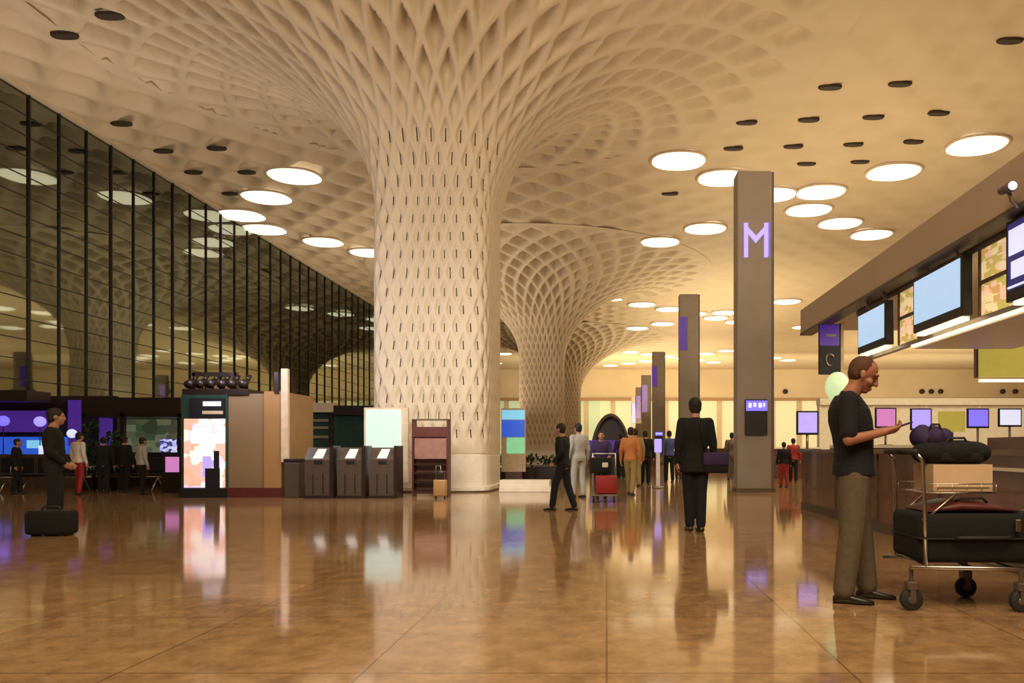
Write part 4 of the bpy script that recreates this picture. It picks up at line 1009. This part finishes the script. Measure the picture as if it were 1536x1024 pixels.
# balcony rail seen behind kiosks high
# ------------------------------------------------------------------ middle distance
D = 30
t = thing('curved_booth', 'dark booth with a curved roof in the far hall, left of the distant pylons', 'booth', (PX(916, D), D, 0))
R_ = 0.86; bm = new_bm(); n = 20; out = []; inn = []
for i in range(n + 1):
    a = PI * (0.0 + i / n); out.append((-math.cos(a) * R_ , 0.55 + math.sin(a) * 2.0)); inn.append((-math.cos(a) * (R_ - 0.12), 0.55 + math.sin(a) * 1.86))
for (p, q) in ((out, inn),):
    A = [[bm.verts.new((x, y, z)) for x, z in p] for y in (0, 1.6)]; B = [[bm.verts.new((x, y, z)) for x, z in q] for y in (0, 1.6)]
    for i in range(n):
        bm.faces.new((A[0][i], A[0][i + 1], A[1][i + 1], A[1][i])); bm.faces.new((B[0][i], B[0][i + 1], B[1][i + 1], B[1][i]))
        bm.faces.new((A[0][i], A[0][i + 1], B[0][i + 1], B[0][i])); bm.faces.new((A[1][i], A[1][i + 1], B[1][i + 1], B[1][i]))
    for e_ in (0, n): bm.faces.new((A[0][e_], A[1][e_], B[1][e_], B[0][e_]))
obj('curved_roof', bm, M['taupe_dark'], t, True)
bm = new_bm(); loft(bm, [[Vector((x * 0.98, y_, z)) for x, z in inn] for y_ in (0.5, 0.56)]); obj('end_wall', bm, M['kiosk_dark'], t)
bm = new_bm(); box(bm, -R_, -0.1, 0, R_, 0.4, 0.95); obj('counter', bm, M['kiosk_dark'], t)
bm = new_bm(); box(bm, -R_ - 0.05, -0.14, 0.95, R_ + 0.05, 0.44, 1.45); obj('purple_panel', bm, M['purple_lit'], t)
# red luggage on a cart
D = 15.2
t = thing('luggage_trolley', 'small trolley with red luggage in the middle distance', 'trolley', (PX(905, D), D, 0))
bm = new_bm(); box(bm, -0.25, -0.2, 0.13, 0.28, 0.3, 0.17); obj('platform', bm, M['steel'], t)
bm = new_bm(); tube(bm, [(-0.22, 0.28, 0.15), (-0.22, 0.28, 1.0), (0.25, 0.28, 1.0), (0.25, 0.28, 0.15)], 0.018, 8); obj('push_frame', bm, M['chrome'], t, True)
for wx in (-0.2, 0.22):
    for wy in (-0.15, 0.22):
        bm = new_bm(); cyl(bm, (wx, wy, 0.065), 0.065, 0.04, 'X', 14); obj('wheel', bm, M['rubber'], t, True)
t = thing('suitcase', 'red suitcase standing on the small distant trolley', 'suitcase', (PX(908, D), D, 0.175))
bm = new_bm(); bbox(bm, -0.20, -0.18, 0, 0.24, 0.1, 0.38, 0.03, 2); obj('shell', bm, M['redfab'], t, True)
bm = new_bm(); tube(bm, [(-0.06, -0.04, 0.37), (-0.06, -0.04, 0.41), (0.1, -0.04, 0.41), (0.1, -0.04, 0.37)], 0.01, 6); obj('handle', bm, M['rubber'], t, True)
t = thing('suitcase', 'black case stacked on the red suitcase of the distant trolley', 'suitcase', (PX(902, D), D - 0.02, 0.60))
bm = new_bm(); bbox(bm, -0.24, -0.14, 0, 0.22, 0.1, 0.32, 0.03, 2); obj('shell', bm, M['blackfab'], t, True)
bm = new_bm(); bbox(bm, 0.02, -0.16, 0.12, 0.14, -0.14, 0.22, 0.01, 1); obj('white_tag', bm, M['whitefab'], t)
pD = person('person in purple pushing the small trolley with red luggage', (PX(902, D + 0.75), D + 0.75, 0), -PI / 2, 1.5, 'purplefab', 'blackfab',
            pose=dict(le=(0.05, 0.25, 1.16), lw=(0.28, 0.2, 1.10), re=(0.05, -0.25, 1.16), rw=(0.28, -0.2, 1.10), lpn=(0, 0, -1), rpn=(0, 0, -1)))
t = thing('info_post', 'slim white glowing post in the middle distance', 'post', (PX(987, 20.5), 20.5, 0))
bm = new_bm(); bbox(bm, -0.055, -0.05, 0.05, 0.055, 0.05, 1.0, 0.01, 1); obj('shaft', bm, M['whitefab'], t)
bm = new_bm(); bbox(bm, -0.10, -0.06, 1.0, 0.10, 0.06, 1.38, 0.02, 1); obj('lit_head', bm, M['lilac_lit'], t)
bm = new_bm(); cyl(bm, (0, 0, 0.025), 0.16, 0.05); obj('foot', bm, M['steel'], t, True)
# distant counters
def far_counter(x0, x1, D, label):
    t = thing('far_counter', label, 'counter', ((x0 + x1) / 2, D, 0), 0, 'distant counters'); w = (x1 - x0) / 2
    bm = new_bm(); box(bm, -w, 0, 0, w, 0.7, 1.1); obj('body', bm, M['counter'], t)
    bm = new_bm(); box(bm, -w - 0.05, -0.05, 1.1, w + 0.05, 0.75, 1.16); obj('top', bm, M['cream'], t)
far_counter(4.7, 7.9, 27, 'distant brown counter just right of the M pylon')
far_counter(1.2, 3.2, 44, 'distant brown counter behind the person in the long coat')
far_counter(4.6, 12.0, 46, 'very distant brown counter behind the right-hand partition')
far_counter(-3.0, -0.5, 46, 'very distant brown counter left of the curved booth')

# ------------------------------------------------------------------ lights
def area(name, loc, sx, sy, power, col, rot=(0, 0, 0), spread=PI):
    l = bpy.data.lights.new(name, 'AREA'); l.shape = 'RECTANGLE'; l.size = sx; l.size_y = sy; l.energy = power; l.color = col; l.spread = spread
    o = bpy.data.objects.new(name, l); C.objects.link(o); o.location = loc; o.rotation_euler = rot; return o
UP = (PI, 0, 0)
area('unseen_canopy_uplight', (5.4, 8.5, 3.8), 3.0, 10, 640, (1.0, 0.76, 0.46), UP)  # unseen light above the canopy roof, brightens the ceiling; no fixture modelled
area('ceiling_fill', (9.5, 30, 4.0), 8, 14, 900, (1.0, 0.76, 0.44), UP)  # added fill for the right-hand ceiling, floats without a fixture
area('ceiling_fill', (9.5, 60, 4.0), 8, 24, 2300, (1.0, 0.78, 0.45), UP)  # next stretch of the added ceiling fill, also without a fixture
area('ceiling_fill', (6, 92, 4.0), 20, 24, 3800, (1.0, 0.78, 0.45), UP)  # added fill for the ceiling at the far end
area('shop_roof_fill', (-15.2, 21.6, 2.95), 6.5, 1.4, 460, (1.0, 0.80, 0.62), UP)  # added above the shop roofs to lift the left ceiling, no fixture
area('hall_fill', (-10, 45, 3.2), 8, 16, 1000, (1.0, 0.80, 0.56), UP)  # added fill in mid-air, stands for no real lamp
area('hall_fill', (-9, 4, 3.0), 10, 5, 800, (1.0, 0.78, 0.56), UP)  # added mid-air fill out of view at left
area('ceiling_fill', (38, 70, 4.0), 20, 40, 6000, (1.0, 0.78, 0.45), UP)  # added to light the far right ceiling, no counter beneath
area('rear_fill', (0, -3, 11), 14, 6, 2200, (1.0, 0.78, 0.52), (0.5, 0, 0))  # added unseen light behind the camera, brightens the floor
def aimed(name, loc, target, sx, sy, power, col):
    d = Vector(target) - Vector(loc)
    o = area(name, loc, sx, sy, power, col); o.rotation_euler = d.to_track_quat('-Z', 'Y').to_euler(); return o
aimed('column_fill', (-3.4, 13.6, 3.6), (-4.2, 18.6, 1.6), 3.0, 0.7, 200, (1.0, 0.94, 0.84))  # added floating light to brighten the column base, no fixture
aimed('column_fill', (-8.6, 15.2, 3.6), (-5.8, 18.8, 3.6), 1.0, 0.8, 90, (0.80, 0.80, 1.0))  # added cool floating light for the lilac left side of the column
area('canopy_fill', (5.2, 10.5, 3.3), 1.6, 6.5, 110, (1.0, 0.82, 0.55))  # added fill below the canopy, no recessed lamps modelled
area('counter_fill', (11, 20, 9.5), 10, 8, 1300, (1.0, 0.82, 0.52))  # added floating fill for the area behind the monitors
aimed('far_wall_fill', (20, 92, 6.0), (20, 110, 9.5), 70, 3, 4800, (1.0, 0.82, 0.52))  # added floating light that lifts the far wall, no lamp there

w = bpy.data.worlds.new('night'); scene.world = w; w.use_nodes = True
bg = w.node_tree.nodes['Background']; bg.inputs['Color'].default_value = (0.55, 0.5, 0.6, 1); bg.inputs['Strength'].default_value = 0.02

cam = bpy.data.cameras.new('camera'); co = bpy.data.objects.new('camera', cam); C.objects.link(co)
co.location = (0, 0, CH); co.rotation_euler = (PI / 2, 0, 0)
cam.sensor_width = 36; cam.lens = FPX / 1536 * 36; cam.shift_x = -(VX - 768) / 1536; cam.shift_y = (VY - 512) / 1536
cam.clip_end = 500
scene.camera = co
scene.view_settings.view_transform = 'Standard'; scene.view_settings.look = 'None'
scene.view_settings.exposure = 0.0; scene.view_settings.gamma = 1.0
scene.view_settings.use_curve_mapping = False
